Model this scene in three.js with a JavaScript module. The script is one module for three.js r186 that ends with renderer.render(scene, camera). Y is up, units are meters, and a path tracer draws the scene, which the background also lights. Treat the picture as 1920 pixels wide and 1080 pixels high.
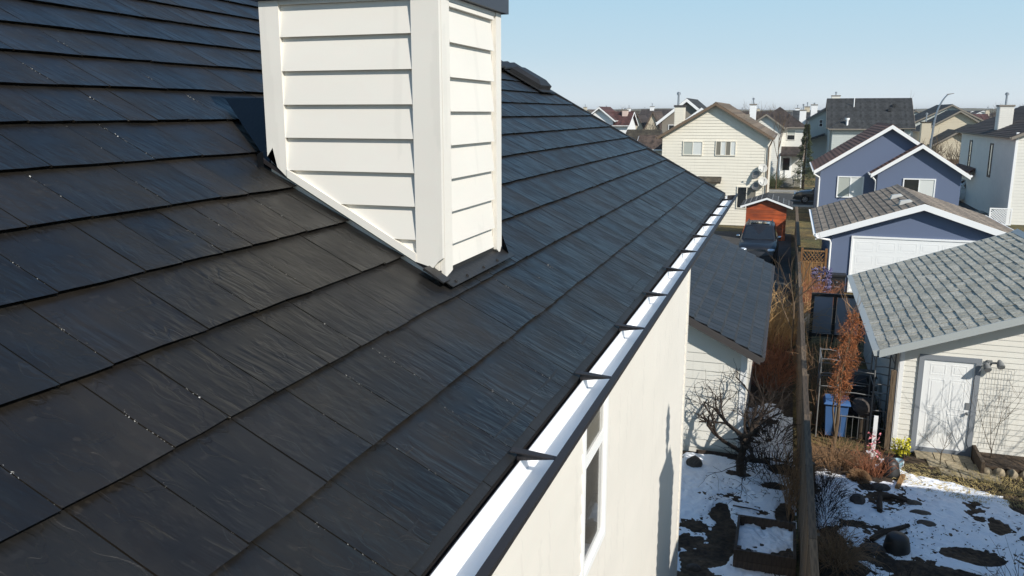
import * as THREE from 'three';
import { mergeGeometries, mergeVertices, toCreasedNormals } from 'three/addons/utils/BufferGeometryUtils.js';

// ------------------------------------------------------------------ camera, sky, sun, exposure
const scene = new THREE.Scene();
const camera = new THREE.PerspectiveCamera(38.415, 1920 / 1080, 0.05, 6000);
const CAM = new THREE.Vector3(0, 7.1, 0);
const PITCH = 11.948 * Math.PI / 180, YAW = 18.301 * Math.PI / 180;   // looks left of the eaves line and a little down
camera.position.copy(CAM);
camera.lookAt(CAM.x - Math.sin(YAW) * Math.cos(PITCH), CAM.y - Math.sin(PITCH), CAM.z - Math.cos(YAW) * Math.cos(PITCH));
scene.add(camera);
camera.updateProjectionMatrix(); camera.updateMatrixWorld(true);

const renderer = new THREE.WebGLRenderer({ antialias: true });
renderer.toneMapping = THREE.LinearToneMapping;
renderer.toneMappingExposure = 1.05;
renderer.shadowMap.enabled = true;

const SUN = new THREE.Vector3(1.3, 1.15, 1.0).normalize();
const sun = new THREE.DirectionalLight(new THREE.Color(1.0, 0.955, 0.89), 4.9);
sun.position.copy(SUN).multiplyScalar(80).add(new THREE.Vector3(0, 0, -20));
sun.target.position.set(0, 0, -20);
sun.castShadow = true;
Object.assign(sun.shadow.camera, { left: -60, right: 60, top: 60, bottom: -60, near: 1, far: 260 });
sun.shadow.mapSize.set(4096, 4096);
scene.add(sun, sun.target);

{ // clear pale spring sky: whitish at the horizon, deeper blue overhead
  const W = 256, H = 256, d = new Float32Array(W * H * 4);
  const stops = [[-90, .20, .19, .17], [-2, .30, .30, .30], [0, .70, .76, .80], [1.5, .63, .735, .80], [4, .51, .68, .79], [8, .41, .63, .785], [16, .23, .45, .68], [35, .105, .24, .47], [90, .065, .15, .33]];
  const tmp = new THREE.Vector3();
  for (let j = 0; j < H; j++) {
    const el = ((j + .5) / H - .5) * 180;
    let k = 0; while (k < stops.length - 2 && el > stops[k + 1][0]) k++;
    const a = stops[k], b = stops[k + 1], t = Math.min(1, Math.max(0, (el - a[0]) / (b[0] - a[0])));
    for (let i = 0; i < W; i++) {
      const az = ((i + .5) / W - .5) * 2 * Math.PI, e = el * Math.PI / 180;
      tmp.set(Math.cos(e) * Math.cos(az), Math.sin(e), Math.cos(e) * Math.sin(az));
      const c = Math.max(0, tmp.dot(SUN)), glow = el > -1 ? .22 * Math.pow(c, 6) + .5 * Math.pow(c, 60) : 0;
      const o = (j * W + i) * 4;
      for (let q = 0; q < 3; q++) d[o + q] = a[q + 1] + (b[q + 1] - a[q + 1]) * t + glow * [1, .97, .9][q];
      d[o + 3] = 1;
    }
  }
  const t = new THREE.DataTexture(d, W, H, THREE.RGBAFormat, THREE.FloatType);
  t.mapping = THREE.EquirectangularReflectionMapping; t.magFilter = t.minFilter = THREE.LinearFilter; t.needsUpdate = true;
  scene.background = t; scene.environment = t;
}
scene.fog = new THREE.FogExp2(new THREE.Color(.74, .80, .86), 0.0002);

// ------------------------------------------------------------------ helpers
function rng(s) { let a = s >>> 0; return () => { a = (a + 0x6D2B79F5) >>> 0; let t = Math.imul(a ^ (a >>> 15), 1 | a); t = (t + Math.imul(t ^ (t >>> 7), 61 | t)) ^ t; return ((t ^ (t >>> 14)) >>> 0) / 4294967296; }; }
const V = (x, y, z) => new THREE.Vector3(x, y, z);
const lerp = (a, b, t) => a + (b - a) * t, clamp = (x, a = 0, b = 1) => Math.min(b, Math.max(a, x));
const sstep = (a, b, x) => { const t = clamp((x - a) / (b - a)); return t * t * (3 - 2 * t); };
function hash(i, j, s) { let h = (Math.imul(i | 0, 374761393) + Math.imul(j | 0, 668265263) + Math.imul(s | 0, 2147483647 ^ 0x5bd1e995)) | 0; h = Math.imul(h ^ (h >>> 13), 1274126177); h ^= h >>> 16; return (h >>> 0) / 4294967296; }
function noise(x, y, s = 0, per = 0) {
  const i = Math.floor(x), j = Math.floor(y), fx = x - i, fy = y - j, u = fx * fx * (3 - 2 * fx), v = fy * fy * (3 - 2 * fy);
  const w = per ? (n) => ((n % per) + per) % per : (n) => n;
  return lerp(lerp(hash(w(i), w(j), s), hash(w(i + 1), w(j), s), u), lerp(hash(w(i), w(j + 1), s), hash(w(i + 1), w(j + 1), s), u), v);
}
function fbm(x, y, s = 0, oct = 4, per = 0) { let a = .5, f = 1, r = 0, n = 0; for (let k = 0; k < oct; k++) { r += a * noise(x * f, y * f, s + k * 17, per ? per * f : 0); n += a; a *= .5; f *= 2; } return r / n; }
// textures: fn(u, v) in 0..1 gives grey or [r, g, b] 0..1; metres = size that one repeat covers
function tex(n, metres, fn, srgb = false, stretch = 1) {
  const d = new Uint8Array(n * n * 4);
  for (let j = 0; j < n; j++) for (let i = 0; i < n; i++) {
    const c = fn(i / n, j / n), o = (j * n + i) * 4;
    for (let q = 0; q < 3; q++) d[o + q] = 255 * clamp(Array.isArray(c) ? c[q] : c);
    d[o + 3] = 255;
  }
  const t = new THREE.DataTexture(d, n, n, THREE.RGBAFormat, THREE.UnsignedByteType);
  t.wrapS = t.wrapT = THREE.RepeatWrapping; t.magFilter = THREE.LinearFilter; t.minFilter = THREE.LinearMipmapLinearFilter; t.generateMipmaps = true;
  if (srgb) t.colorSpace = THREE.SRGBColorSpace;
  t.repeat.set(1 / metres, 1 / (metres * stretch)); t.needsUpdate = true;
  return t;
}
const col = (r, g, b) => new THREE.Color().setRGB(r / 255, g / 255, b / 255, THREE.SRGBColorSpace);
function mat(name, c, o = {}) { const { phys, ...p } = o; const m = new (phys ? THREE.MeshPhysicalMaterial : THREE.MeshStandardMaterial)({ color: c, roughness: .8, side: THREE.DoubleSide, ...p }); m.name = name; return m; }

// collects faces; uv in metres by the way each face points
class MB {
  constructor() { this.p = []; this.n = []; this.u = []; }
  tri(a, b, c) {
    const ab = V().subVectors(b, a), ac = V().subVectors(c, a), n = ab.cross(ac); if (n.lengthSq() < 1e-16) return this; n.normalize();
    const ax = Math.abs(n.x), ay = Math.abs(n.y), az = Math.abs(n.z);
    for (const q of [a, b, c]) {
      this.p.push(q.x, q.y, q.z); this.n.push(n.x, n.y, n.z);
      if (ay > .6) this.u.push(q.x, q.z); else if (ax > az) this.u.push(q.z, q.y); else this.u.push(q.x, q.y);
    }
    return this;
  }
  quad(a, b, c, d) { this.tri(a, b, c); this.tri(a, c, d); return this; }
  fan(pts) { for (let i = 1; i < pts.length - 1; i++) this.tri(pts[0], pts[i], pts[i + 1]); return this; }
  hexa(q) { // 8 corners: bottom ring 0-3, top ring 4-7
    this.quad(q[0], q[1], q[2], q[3]); this.quad(q[4], q[5], q[6], q[7]);
    for (let i = 0; i < 4; i++) { const j = (i + 1) % 4; this.quad(q[i], q[j], q[4 + j], q[4 + i]); } return this;
  }
  box(x0, x1, y0, y1, z0, z1) { return this.hexa([V(x0, y0, z0), V(x1, y0, z0), V(x1, y0, z1), V(x0, y0, z1), V(x0, y1, z0), V(x1, y1, z0), V(x1, y1, z1), V(x0, y1, z1)]); }
  bar(a, b, w, h, up = V(0, 1, 0)) { // a straight bar with a rectangular section
    const d = V().subVectors(b, a).normalize(); let s = V().crossVectors(d, up); if (s.lengthSq() < 1e-6) s = V(1, 0, 0); s.normalize(); const t = V().crossVectors(s, d).normalize();
    const f = (p, i, j) => p.clone().addScaledVector(s, i * w / 2).addScaledVector(t, j * h / 2);
    return this.hexa([f(a, -1, -1), f(a, 1, -1), f(a, 1, 1), f(a, -1, 1), f(b, -1, -1), f(b, 1, -1), f(b, 1, 1), f(b, -1, 1)]);
  }
  prism(pts, f0, f1) { // polygon given twice: pts.map(f0) and pts.map(f1)
    const A = pts.map(f0), B = pts.map(f1); this.fan(A); this.fan(B);
    for (let i = 0; i < A.length; i++) { const j = (i + 1) % A.length; this.quad(A[i], A[j], B[j], B[i]); } return this;
  }
  tube(pts, rad, sides = 6, cap = true) { // smooth sided
    const R = Array.isArray(rad) ? rad : pts.map(() => rad); let prev = null, up = V(.31, .2, .93);
    const rings = [];
    for (let i = 0; i < pts.length; i++) {
      const d = V().subVectors(pts[Math.min(i + 1, pts.length - 1)], pts[Math.max(i - 1, 0)]).normalize();
      let s = V().crossVectors(d, up); if (s.lengthSq() < 1e-4) s = V().crossVectors(d, V(1, 0, 0)); s.normalize(); const t = V().crossVectors(s, d); up = t.clone();
      const ring = []; for (let k = 0; k < sides; k++) { const a = k / sides * 2 * Math.PI; const n = s.clone().multiplyScalar(Math.cos(a)).addScaledVector(t, Math.sin(a)); ring.push([pts[i].clone().addScaledVector(n, R[i]), n, k / sides * 2 * Math.PI * R[i]]); }
      rings.push(ring);
    }
    let len = 0;
    for (let i = 0; i < rings.length - 1; i++) {
      const l2 = len + pts[i].distanceTo(pts[i + 1]);
      for (let k = 0; k < sides; k++) {
        const a = rings[i][k], b = rings[i][(k + 1) % sides], c = rings[i + 1][(k + 1) % sides], d = rings[i + 1][k];
        const put = (q, l) => { this.p.push(q[0].x, q[0].y, q[0].z); this.n.push(q[1].x, q[1].y, q[1].z); this.u.push(q[2], l); };
        put(a, len); put(c, l2); put(b, len); put(a, len); put(d, l2); put(c, l2);
      }
      len = l2;
    }
    if (cap && sides > 3) { for (const r of [rings[0], rings[rings.length - 1]]) this.fan(r.map(q => q[0])); }
    return this;
  }
  geo(g, m) { // any geometry, with its own normals and uv
    g = g.index ? g.toNonIndexed() : g.clone(); if (m) g.applyMatrix4(m); if (!g.attributes.normal) g.computeVertexNormals();
    const P = g.attributes.position.array, N = g.attributes.normal.array, U = g.attributes.uv ? g.attributes.uv.array : new Float32Array(P.length / 3 * 2);
    for (let i = 0; i < P.length; i++) { this.p.push(P[i]); this.n.push(N[i]); } for (let i = 0; i < U.length; i++) this.u.push(U[i]); return this;
  }
  get empty() { return !this.p.length; }
  build() {
    const g = new THREE.BufferGeometry();
    g.setAttribute('position', new THREE.Float32BufferAttribute(this.p, 3)); g.setAttribute('normal', new THREE.Float32BufferAttribute(this.n, 3)); g.setAttribute('uv', new THREE.Float32BufferAttribute(this.u, 2)); return g;
  }
}
const names = new Map();
function numbered(n) { const k = names.get(n) || 0; names.set(n, k + 1); return k ? n + '_' + String(k).padStart(3, '0') : n; }
const originOf = new Map();
function thing(name, label, category, [x, y, z] = [0, 0, 0], group) { const g = new THREE.Group(); g.name = numbered(name); g.position.set(x, y, z); g.userData = { label, category }; if (group) g.userData.group = group; scene.add(g); originOf.set(g, V(x, y, z)); return g; }
// part of a thing (or sub-part of a part): faces are given in world metres and stored from the thing's base
function part(parent, name, mb, m) {
  if (mb instanceof MB && mb.empty) return null;
  const o = originOf.get(parent), g = mb instanceof MB ? mb.build() : mb; if (mb instanceof MB) g.translate(-o.x, -o.y, -o.z);
  const me = new THREE.Mesh(g, m); me.name = name; me.castShadow = me.receiveShadow = true; parent.add(me); originOf.set(me, o); return me;
}
function solo(name, label, category, mb, m, group, base) { // a thing of one mesh
  const g = mb instanceof MB ? mb.build() : mb; let b = base;
  if (!b) { g.computeBoundingBox(); const q = g.boundingBox; b = [(q.min.x + q.max.x) / 2, q.min.y, (q.min.z + q.max.z) / 2]; }
  g.translate(-b[0], -b[1], -b[2]);
  const me = new THREE.Mesh(g, m); me.name = numbered(name); me.position.set(...b); me.userData = { label, category }; if (group) me.userData.group = group; me.castShadow = me.receiveShadow = true; scene.add(me); originOf.set(me, V(...b)); return me;
}
function setting(name, mb, m, kind = 'structure', label, category) { const me = new THREE.Mesh(mb instanceof MB ? mb.build() : mb, m); me.name = numbered(name); me.userData = { kind }; if (label) me.userData.label = label; if (category) me.userData.category = category; me.castShadow = me.receiveShadow = true; scene.add(me); originOf.set(me, V(0, 0, 0)); return me; }

// ------------------------------------------------------------------ materials
const tFine = tex(256, .35, (u, v) => fbm(u * 24, v * 24, 3, 3, 24));
const tGrit = tex(256, 1.6, (u, v) => { const n = fbm(u * 64, v * 64, 5, 2, 64), m = fbm(u * 6, v * 6, 9, 3, 6); const k = .62 + .5 * (n - .5) + .5 * (m - .5); return [k, k, k]; }, true);
const slateH = (u, v) => { // cleft rubber slate: ripples and fine ridges running down the slope
  const w = fbm(u * 3, v * 3, 21, 3, 3), a = fbm(u * 30 + w * 2, v * 8 + w * 3, 22, 4, 0), b = fbm(u * 8, v * 8, 23, 4, 8); const r = Math.abs(fbm(u * 10, v * 5, 24, 3, 0) - .5) * 2;
  const edge = Math.min(1, Math.min(u, 1 - u, v, 1 - v) * 20); return clamp(.5 + ((a - .5) * .75 + (b - .5) * .7 - (r < .06 ? .12 : 0)) * edge);
};
const tSpeck = tex(256, 1.1, (u, v) => { const k = .78 + .4 * (fbm(u * 50, v * 50, 6, 2, 50) - .5) + .16 * (fbm(u * 5, v * 5, 7, 3, 5) - .5); return [k, k, k * .99]; }, true);
const tSlateB = tex(512, .9, slateH);
const tSlateC = tex(512, 1.7, (u, v) => { const b = fbm(u * 5, v * 5, 31, 4, 5), c = fbm(u * 40, v * 14, 32, 3, 0), e = fbm(u * 60, v * 60, 33, 2, 60); const k = .80 + .42 * (b - .5) + .22 * (c - .5) + (e > .80 ? .25 : 0); return [k, k * .99, k * .97]; }, true);
const tSlateR = tex(256, 1.1, (u, v) => clamp(.62 + .5 * (fbm(u * 7, v * 7, 41, 4, 7) - .5)));
const tWood = tex(256, .8, (u, v) => { const g = fbm(u * 44, v * 4, 51, 4, 4), k = fbm(u * 5, v * 2, 52, 3, 1); const q = .72 + .5 * (g - .5) + .35 * (k - .5); return [q, q * .97, q * .93]; }, true);
const tDirt = tex(512, 3.1, (u, v) => { const a = fbm(u * 10, v * 10, 61, 5, 10), b = fbm(u * 60, v * 60, 62, 2, 60); const k = .62 + .7 * (a - .5) + .45 * (b - .5); return [k, k * .97, k * .92]; }, true);
const tLawn = tex(512, 9, (u, v) => { const a = fbm(u * 9, v * 9, 66, 5, 9), b = fbm(u * 120, v * 120, 67, 2, 120), c = fbm(u * 4, v * 4, 68, 2, 4); const k = .6 + .6 * (a - .5) + .5 * (b - .5); return [k * (1 + .25 * (c - .5)), k, k * .8]; }, true);
const tSnow = tex(256, 1.3, (u, v) => fbm(u * 12, v * 12, 71, 5, 12));
const tConc = tex(256, 2.2, (u, v) => { const a = fbm(u * 8, v * 8, 81, 4, 8), b = fbm(u * 70, v * 70, 82, 2, 70); const k = .78 + .35 * (a - .5) + .25 * (b - .5); return [k, k, k * .985]; }, true);
const tVinyl = tex(256, 2.7, (u, v) => { const a = fbm(u * 4, v * 9, 91, 4, 0), s = fbm(u * 40, v * 3, 92, 2, 0), e = Math.min(1, Math.min(u, 1 - u, v, 1 - v) * 12); const k = .965 + (.05 * (a - .5) - (s > .74 ? .02 : 0)) * e; return [k, k * .998, k * .99]; }, true);
const tRust = tex(256, 2.4, (u, v) => { const a = fbm(u * 3, v * 26, 95, 4, 0), b = fbm(u * 6, v * 6, 96, 3, 6); const k = .8 + .45 * (a - .5) + .3 * (b - .5); return [k, k * .94, k * .88]; }, true);

const M = {
  slate: [0, 1, 2, 3].map(i => mat('rubber slate ' + i, col(...[[36, 33, 28], [32, 30, 27], [39, 35, 30], [34, 32, 30]][i]), { map: tSlateC, bumpMap: tSlateB, bumpScale: .009, roughnessMap: tSlateR, roughness: .76 })),
  slateTrim: mat('dark rubber trim', col(34, 33, 32), { map: tSlateC, bumpMap: tFine, bumpScale: .001, roughness: .6 }),
  deck: mat('roof underlay', col(34, 33, 33), { roughness: .9 }),
  slateBlue: [0, 1, 2].map(i => mat('weathered dark slate ' + i, col(...[[52, 54, 58], [46, 48, 52], [58, 59, 62]][i]), { map: tSlateC, bumpMap: tSlateB, bumpScale: .003, roughness: .55 })),
  cream: mat('cream vinyl siding', col(231, 226, 216), { map: tVinyl, roughness: .55 }),
  creamTrim: mat('cream vinyl trim', col(231, 226, 216), { map: tVinyl, roughness: .5 }),
  white: mat('white paint', col(236, 236, 233), { roughness: .5 }),
  whiteSiding: mat('white vinyl siding', col(233, 230, 220), { map: tVinyl, roughness: .55 }),
  butter: mat('pale yellow vinyl siding', col(238, 231, 214), { map: tVinyl, roughness: .6 }),
  gutterIn: mat('white gutter enamel', col(240, 240, 238), { roughness: .35 }),
  darkMetal: mat('black brown enamel', col(33, 30, 31), { roughness: .6, bumpMap: tFine, bumpScale: .0004 }),
  capMetal: mat('charcoal sheet metal', col(52, 53, 60), { roughness: .45 }),
  flash: mat('dark flashing metal', col(38, 37, 36), { roughness: .48, metalness: .1, bumpMap: tFine, bumpScale: .0012 }),
  galv: mat('galvanised steel', col(168, 172, 176), { roughness: .38, metalness: .75 }),
  screw: mat('dark screw', col(38, 36, 35), { roughness: .4, metalness: .5 }),
  glass: mat('window glass', col(34, 38, 40), { phys: true, roughness: .06, clearcoat: 1, clearcoatRoughness: .02 }),
  blind: mat('window with pale blind', col(176, 180, 170), { phys: true, roughness: .35, clearcoat: .8, clearcoatRoughness: .03 }),
  blindWhite: mat('window with white curtain', col(214, 216, 210), { phys: true, roughness: .4, clearcoat: .7, clearcoatRoughness: .03 }),
  blindGrey: mat('window with grey blind', col(122, 118, 106), { phys: true, roughness: .3, clearcoat: .9, clearcoatRoughness: .03 }),
  pane: mat('dim window glass', col(96, 92, 84), { phys: true, roughness: .2, clearcoat: 1, clearcoatRoughness: .03 }),
  blue: mat('blue stucco', col(97, 109, 133), { roughness: .85, bumpMap: tFine, bumpScale: .002 }),
  grey: mat('grey painted trim', col(138, 142, 144), { roughness: .55 }),
  greyRoof: [0, 1, 2, 3].map(i => mat('grey green roof tile ' + i, col(...[[216, 209, 190], [196, 191, 174], [226, 218, 199], [206, 200, 182]][i]), { map: tSpeck, roughness: .8 })),
  greyRoofTrim: mat('grey green roof trim', col(166, 170, 166), { roughness: .7 }),
  greyDoor: mat('grey door trim', col(128, 133, 138), { roughness: .6 }),
  taupe: mat('taupe asphalt shingle', col(200, 180, 156), { map: tGrit, roughness: .95 }),
  brownShingle: mat('brown asphalt shingle', col(168, 118, 98), { map: tGrit, roughness: .95 }),
  brownShingle2: mat('dull brown asphalt shingle', col(132, 112, 98), { map: tGrit, roughness: .95 }),
  tanShingle: mat('tan asphalt shingle', col(178, 156, 130), { map: tGrit, roughness: .95 }),
  charShingle: mat('charcoal asphalt shingle', col(86, 88, 88), { map: tGrit, roughness: .95 }),
  dkBrownShingle: mat('dark brown asphalt shingle', col(92, 80, 74), { map: tGrit, roughness: .95 }),
  redShingle: mat('red brown asphalt shingle', col(130, 86, 80), { map: tGrit, roughness: .95 }),
  oliveShingle: mat('olive brown asphalt shingle', col(112, 102, 84), { map: tGrit, roughness: .95 }),
  beige: mat('beige vinyl siding', col(206, 194, 170), { map: tVinyl, roughness: .65 }),
  pink: mat('rosy beige siding', col(216, 194, 182), { map: tVinyl, roughness: .65 }),
  paleGrey: mat('pale grey green siding', col(196, 202, 198), { map: tVinyl, roughness: .65 }),
  brownTrim: mat('brown fascia', col(110, 92, 74), { roughness: .7 }),
  greyTrim: mat('taupe fascia', col(132, 124, 112), { roughness: .7 }),
  darkTrim: mat('dark fascia', col(64, 60, 58), { roughness: .7 }),
  orange: [0, 1].map(i => mat('orange stained cladding ' + i, col(...[[206, 104, 50], [192, 92, 42]][i]), { map: tRust, roughness: .6 })),
  fence: [0, 1, 2, 3].map(i => mat('weathered fence board ' + i, col(...[[136, 119, 100], [122, 108, 92], [148, 130, 108], [112, 98, 82]][i]), { map: tWood, roughness: .9 })),
  cedar: [0, 1, 2].map(i => mat('honey cedar board ' + i, col(...[[190, 146, 92], [176, 130, 80], [202, 160, 106]][i]), { map: tWood, roughness: .8 })),
  planter: [0, 1].map(i => mat('planter board ' + i, col(...[[112, 98, 88], [98, 86, 78]][i]), { map: tWood, roughness: .9 })),
  crumb: mat('grey rubber crumb', col(168, 166, 160), { roughness: .7 }),
  soil: mat('dark garden soil', col(98, 82, 66), { map: tDirt, roughness: 1, bumpMap: tSnow, bumpScale: .03 }),
  snow: mat('old snow', col(238, 240, 243), { roughness: .75, bumpMap: tSnow, bumpScale: .02 }),
  lawn: mat('dormant grass', col(140, 124, 86), { map: tLawn, roughness: 1 }),
  asphalt: mat('asphalt', col(78, 77, 75), { map: tConc, roughness: .95 }),
  concrete: mat('concrete', col(176, 171, 160), { map: tConc, roughness: .9 }),
  slab: mat('weathered paving slab', col(196, 180, 150), { map: tConc, roughness: .95 }),
  bark: mat('dark bark', col(74, 62, 52), { map: tWood, roughness: .95 }),
  barkPale: mat('pale bark', col(146, 126, 102), { map: tWood, roughness: .95 }),
  twig: mat('dry twig', col(146, 114, 82), { roughness: .9 }),
  twigRed: mat('reddish dry twig', col(152, 98, 68), { roughness: .9 }),
  straw: mat('straw coloured stem', col(196, 158, 106), { roughness: .9 }),
  paleStraw: mat('olive straw lawn', col(196, 176, 120), { roughness: .95 }),
  rust: mat('dead cedar foliage', col(176, 108, 62), { roughness: .9 }),
  rustDark: mat('dead cedar foliage dull', col(138, 88, 56), { roughness: .9 }),
  needle: mat('pine needles', col(58, 68, 42), { roughness: .85 }),
  needlePale: mat('pine needles olive', col(92, 96, 60), { roughness: .85 }),
  rock: [0, 1, 2].map(i => mat('field stone ' + i, col(...[[116, 104, 94], [98, 90, 86], [184, 168, 142]][i]), { map: tConc, roughness: .95, bumpMap: tSnow, bumpScale: .03 })),
  blackPlastic: mat('black plastic', col(34, 34, 34), { roughness: .5 }),
  blackCloth: mat('black cover', col(38, 36, 38), { roughness: .8 }),
  bluePlastic: mat('blue plastic', col(62, 98, 146), { roughness: .55 }),
  paleBlue: mat('pale blue plastic', col(150, 184, 196), { roughness: .5 }),
  yellow: mat('yellow petals', col(216, 206, 50), { roughness: .7 }),
  pinkCloth: mat('pink fabric', col(214, 130, 136), { roughness: .85 }),
  purpleNet: mat('violet blue netting', col(100, 98, 132), { roughness: .9 }),
  carBlack: mat('black car paint', col(20, 22, 26), { phys: true, roughness: .5, clearcoat: .35, clearcoatRoughness: .1 }),
  carDark: mat('charcoal car paint', col(58, 55, 52), { phys: true, roughness: .35, clearcoat: 1, clearcoatRoughness: .05 }),
  carWhite: mat('white car paint', col(232, 232, 230), { phys: true, roughness: .3, clearcoat: 1, clearcoatRoughness: .05 }),
  tyre: mat('tyre rubber', col(30, 30, 30), { roughness: .9 }),
  rim: mat('alloy rim', col(190, 192, 194), { roughness: .3, metalness: .7 }),
  lens: mat('headlamp lens', col(200, 206, 210), { phys: true, roughness: .12, metalness: .4, clearcoat: 1 }),
  chrome: mat('chrome', col(200, 200, 200), { roughness: .15, metalness: 1 }),
  greyPlastic: mat('grey plastic', col(112, 112, 110), { roughness: .6 }),
  panelGrey: mat('grey screen panel', col(158, 162, 172), { roughness: .6 }),
  dish: mat('grey dish enamel', col(186, 184, 176), { roughness: .55 }),
  lampGrey: mat('grey floodlight housing', col(120, 122, 122), { roughness: .5 }),
  doorWhite: mat('white steel door', col(236, 236, 232), { roughness: .45 }),
};
// ------------------------------------------------------------------ building blocks
function clipY(poly, y0, y1) { // convex [u, y] polygon cut to a horizontal strip
  const cut = (P, keep, y) => { const out = []; for (let i = 0; i < P.length; i++) { const a = P[i], b = P[(i + 1) % P.length], ka = keep(a), kb = keep(b); if (ka) out.push(a); if (ka !== kb) { const t = (y - a[1]) / (b[1] - a[1]); out.push([a[0] + (b[0] - a[0]) * t, y]); } } return out; };
  return cut(cut(poly, p => p[1] >= y0 - 1e-9, y0), p => p[1] <= y1 + 1e-9, y1);
}
// lap siding on a convex wall outline; map(u, y, out) gives the world point. Returns one MB for each board
function lapBoards(map, poly, expo, proud = .014, base = .004, phase = 0) {
  const ys = poly.map(p => p[1]), lo = Math.min(...ys), hi = Math.max(...ys), out = [];
  for (let y0 = lo - phase; y0 < hi - 1e-6; y0 += expo) {
    const Q = clipY(poly, Math.max(lo, y0), Math.min(hi, y0 + expo)); if (Q.length < 3) continue;
    const b = new MB(), d = y => base + proud * clamp((y0 + expo - y) / expo);
    b.fan(Q.map(q => map(q[0], q[1], d(q[1]))));
    const yb = Math.max(lo, y0), low = Q.filter(q => Math.abs(q[1] - yb) < 1e-6).map(q => q[0]);
    if (low.length > 1) { const a = Math.min(...low), c = Math.max(...low); b.quad(map(a, yb, 0), map(c, yb, 0), map(c, yb, d(yb)), map(a, yb, d(yb))); }
    if (Q.length > 3 || true) for (let i = 0; i < Q.length; i++) { const a = Q[i], c = Q[(i + 1) % Q.length]; if (Math.abs(a[1] - c[1]) > 1e-6) b.quad(map(a[0], a[1], 0), map(c[0], c[1], 0), map(c[0], c[1], d(c[1])), map(a[0], a[1], d(a[1]))); }
    if (!b.empty) out.push(b);
  }
  return out;
}
const joinMB = list => { const m = new MB(); for (const b of list) { for (const k of ['p', 'n', 'u']) for (const x of b[k]) m[k].push(x); } return m; };
function frameMB(map, u0, u1, y0, y1, w, d0, d1) {
  const m = new MB(), bx = (a, b, c, d) => m.hexa([map(a, c, d0), map(b, c, d0), map(b, d, d0), map(a, d, d0), map(a, c, d1), map(b, c, d1), map(b, d, d1), map(a, d, d1)]);
  bx(u0, u1, y0, y0 + w); bx(u0, u1, y1 - w, y1); bx(u0, u0 + w, y0 + w, y1 - w); bx(u1 - w, u1, y0 + w, y1 - w); return m;
}
// a window is a part (its frame) whose panes are sub-parts
function addWindow(parent, map, u0, u1, y0, y1, o = {}) {
  const { frame = M.white, panes = 2, glass = [M.glass], w = .06, d0 = .016, d1 = .06, vertical = true, name = 'window', mull = w * .8 } = o;
  const f = frameMB(map, u0, u1, y0, y1, w, d0, d1); const bx = (a, b, c, d, e0, e1) => f.hexa([map(a, c, e0), map(b, c, e0), map(b, d, e0), map(a, d, e0), map(a, c, e1), map(b, c, e1), map(b, d, e1), map(a, d, e1)]);
  const cells = [];
  if (vertical) { const iw = (u1 - u0 - 2 * w - (panes - 1) * mull) / panes; for (let i = 0; i < panes; i++) { const a = u0 + w + i * (iw + mull); cells.push([a, a + iw, y0 + w, y1 - w]); if (i < panes - 1) bx(a + iw, a + iw + mull, y0 + w, y1 - w, d0, d1 - .006); } }
  else { const ih = (y1 - y0 - 2 * w - (panes - 1) * mull) / panes; for (let i = 0; i < panes; i++) { const a = y0 + w + i * (ih + mull); cells.push([u0 + w, u1 - w, a, a + ih]); if (i < panes - 1) bx(u0 + w, u1 - w, a + ih, a + ih + mull, d0, d1 - .006); } }
  const win = part(parent, name, f, frame);
  cells.forEach(([a, b, c, d], i) => part(win, 'pane', new MB().hexa([map(a, c, d0), map(b, c, d0), map(b, d, d0), map(a, d, d0), map(a, c, d0 + .012), map(b, c, d0 + .012), map(b, d, d0 + .012), map(a, d, d0 + .012)]), glass[i % glass.length]));
  return win;
}
// stepped courses of shingle on one slope; P(c, y, a): c across, a along the ridge
function slopeMB(P, c0, y0, c1, y1, a0, a1, expo, proud, thick) { // (c0, y0) at the eaves, (c1, y1) at the ridge
  const m = new MB(), L = Math.hypot(c1 - c0, y1 - y0), dc = (c1 - c0) / L, dy = (y1 - y0) / L, nc = -dy * Math.sign(dc || 1), ny = Math.abs(dc);
  const at = (s, h, a) => P(c0 + dc * s + nc * h, y0 + dy * s + ny * h, a);
  m.prism([[0, -thick], [0, -.004], [L, -.004], [L, -thick]], q => at(q[0], q[1], a0), q => at(q[0], q[1], a1));
  if (expo) for (let s = 0; s < L - .01; s += expo) { const e = Math.min(L, s + expo); m.quad(at(s, proud, a0), at(s, proud, a1), at(e, .001, a1), at(e, .001, a0)); m.quad(at(s, -.003, a0), at(s, -.003, a1), at(s, proud, a1), at(s, proud, a0)); m.tri(at(s, proud, a0), at(s, -.003, a0), at(e, .001, a0)); m.tri(at(s, proud, a1), at(s, -.003, a1), at(e, .001, a1)); }
  return m;
}
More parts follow.
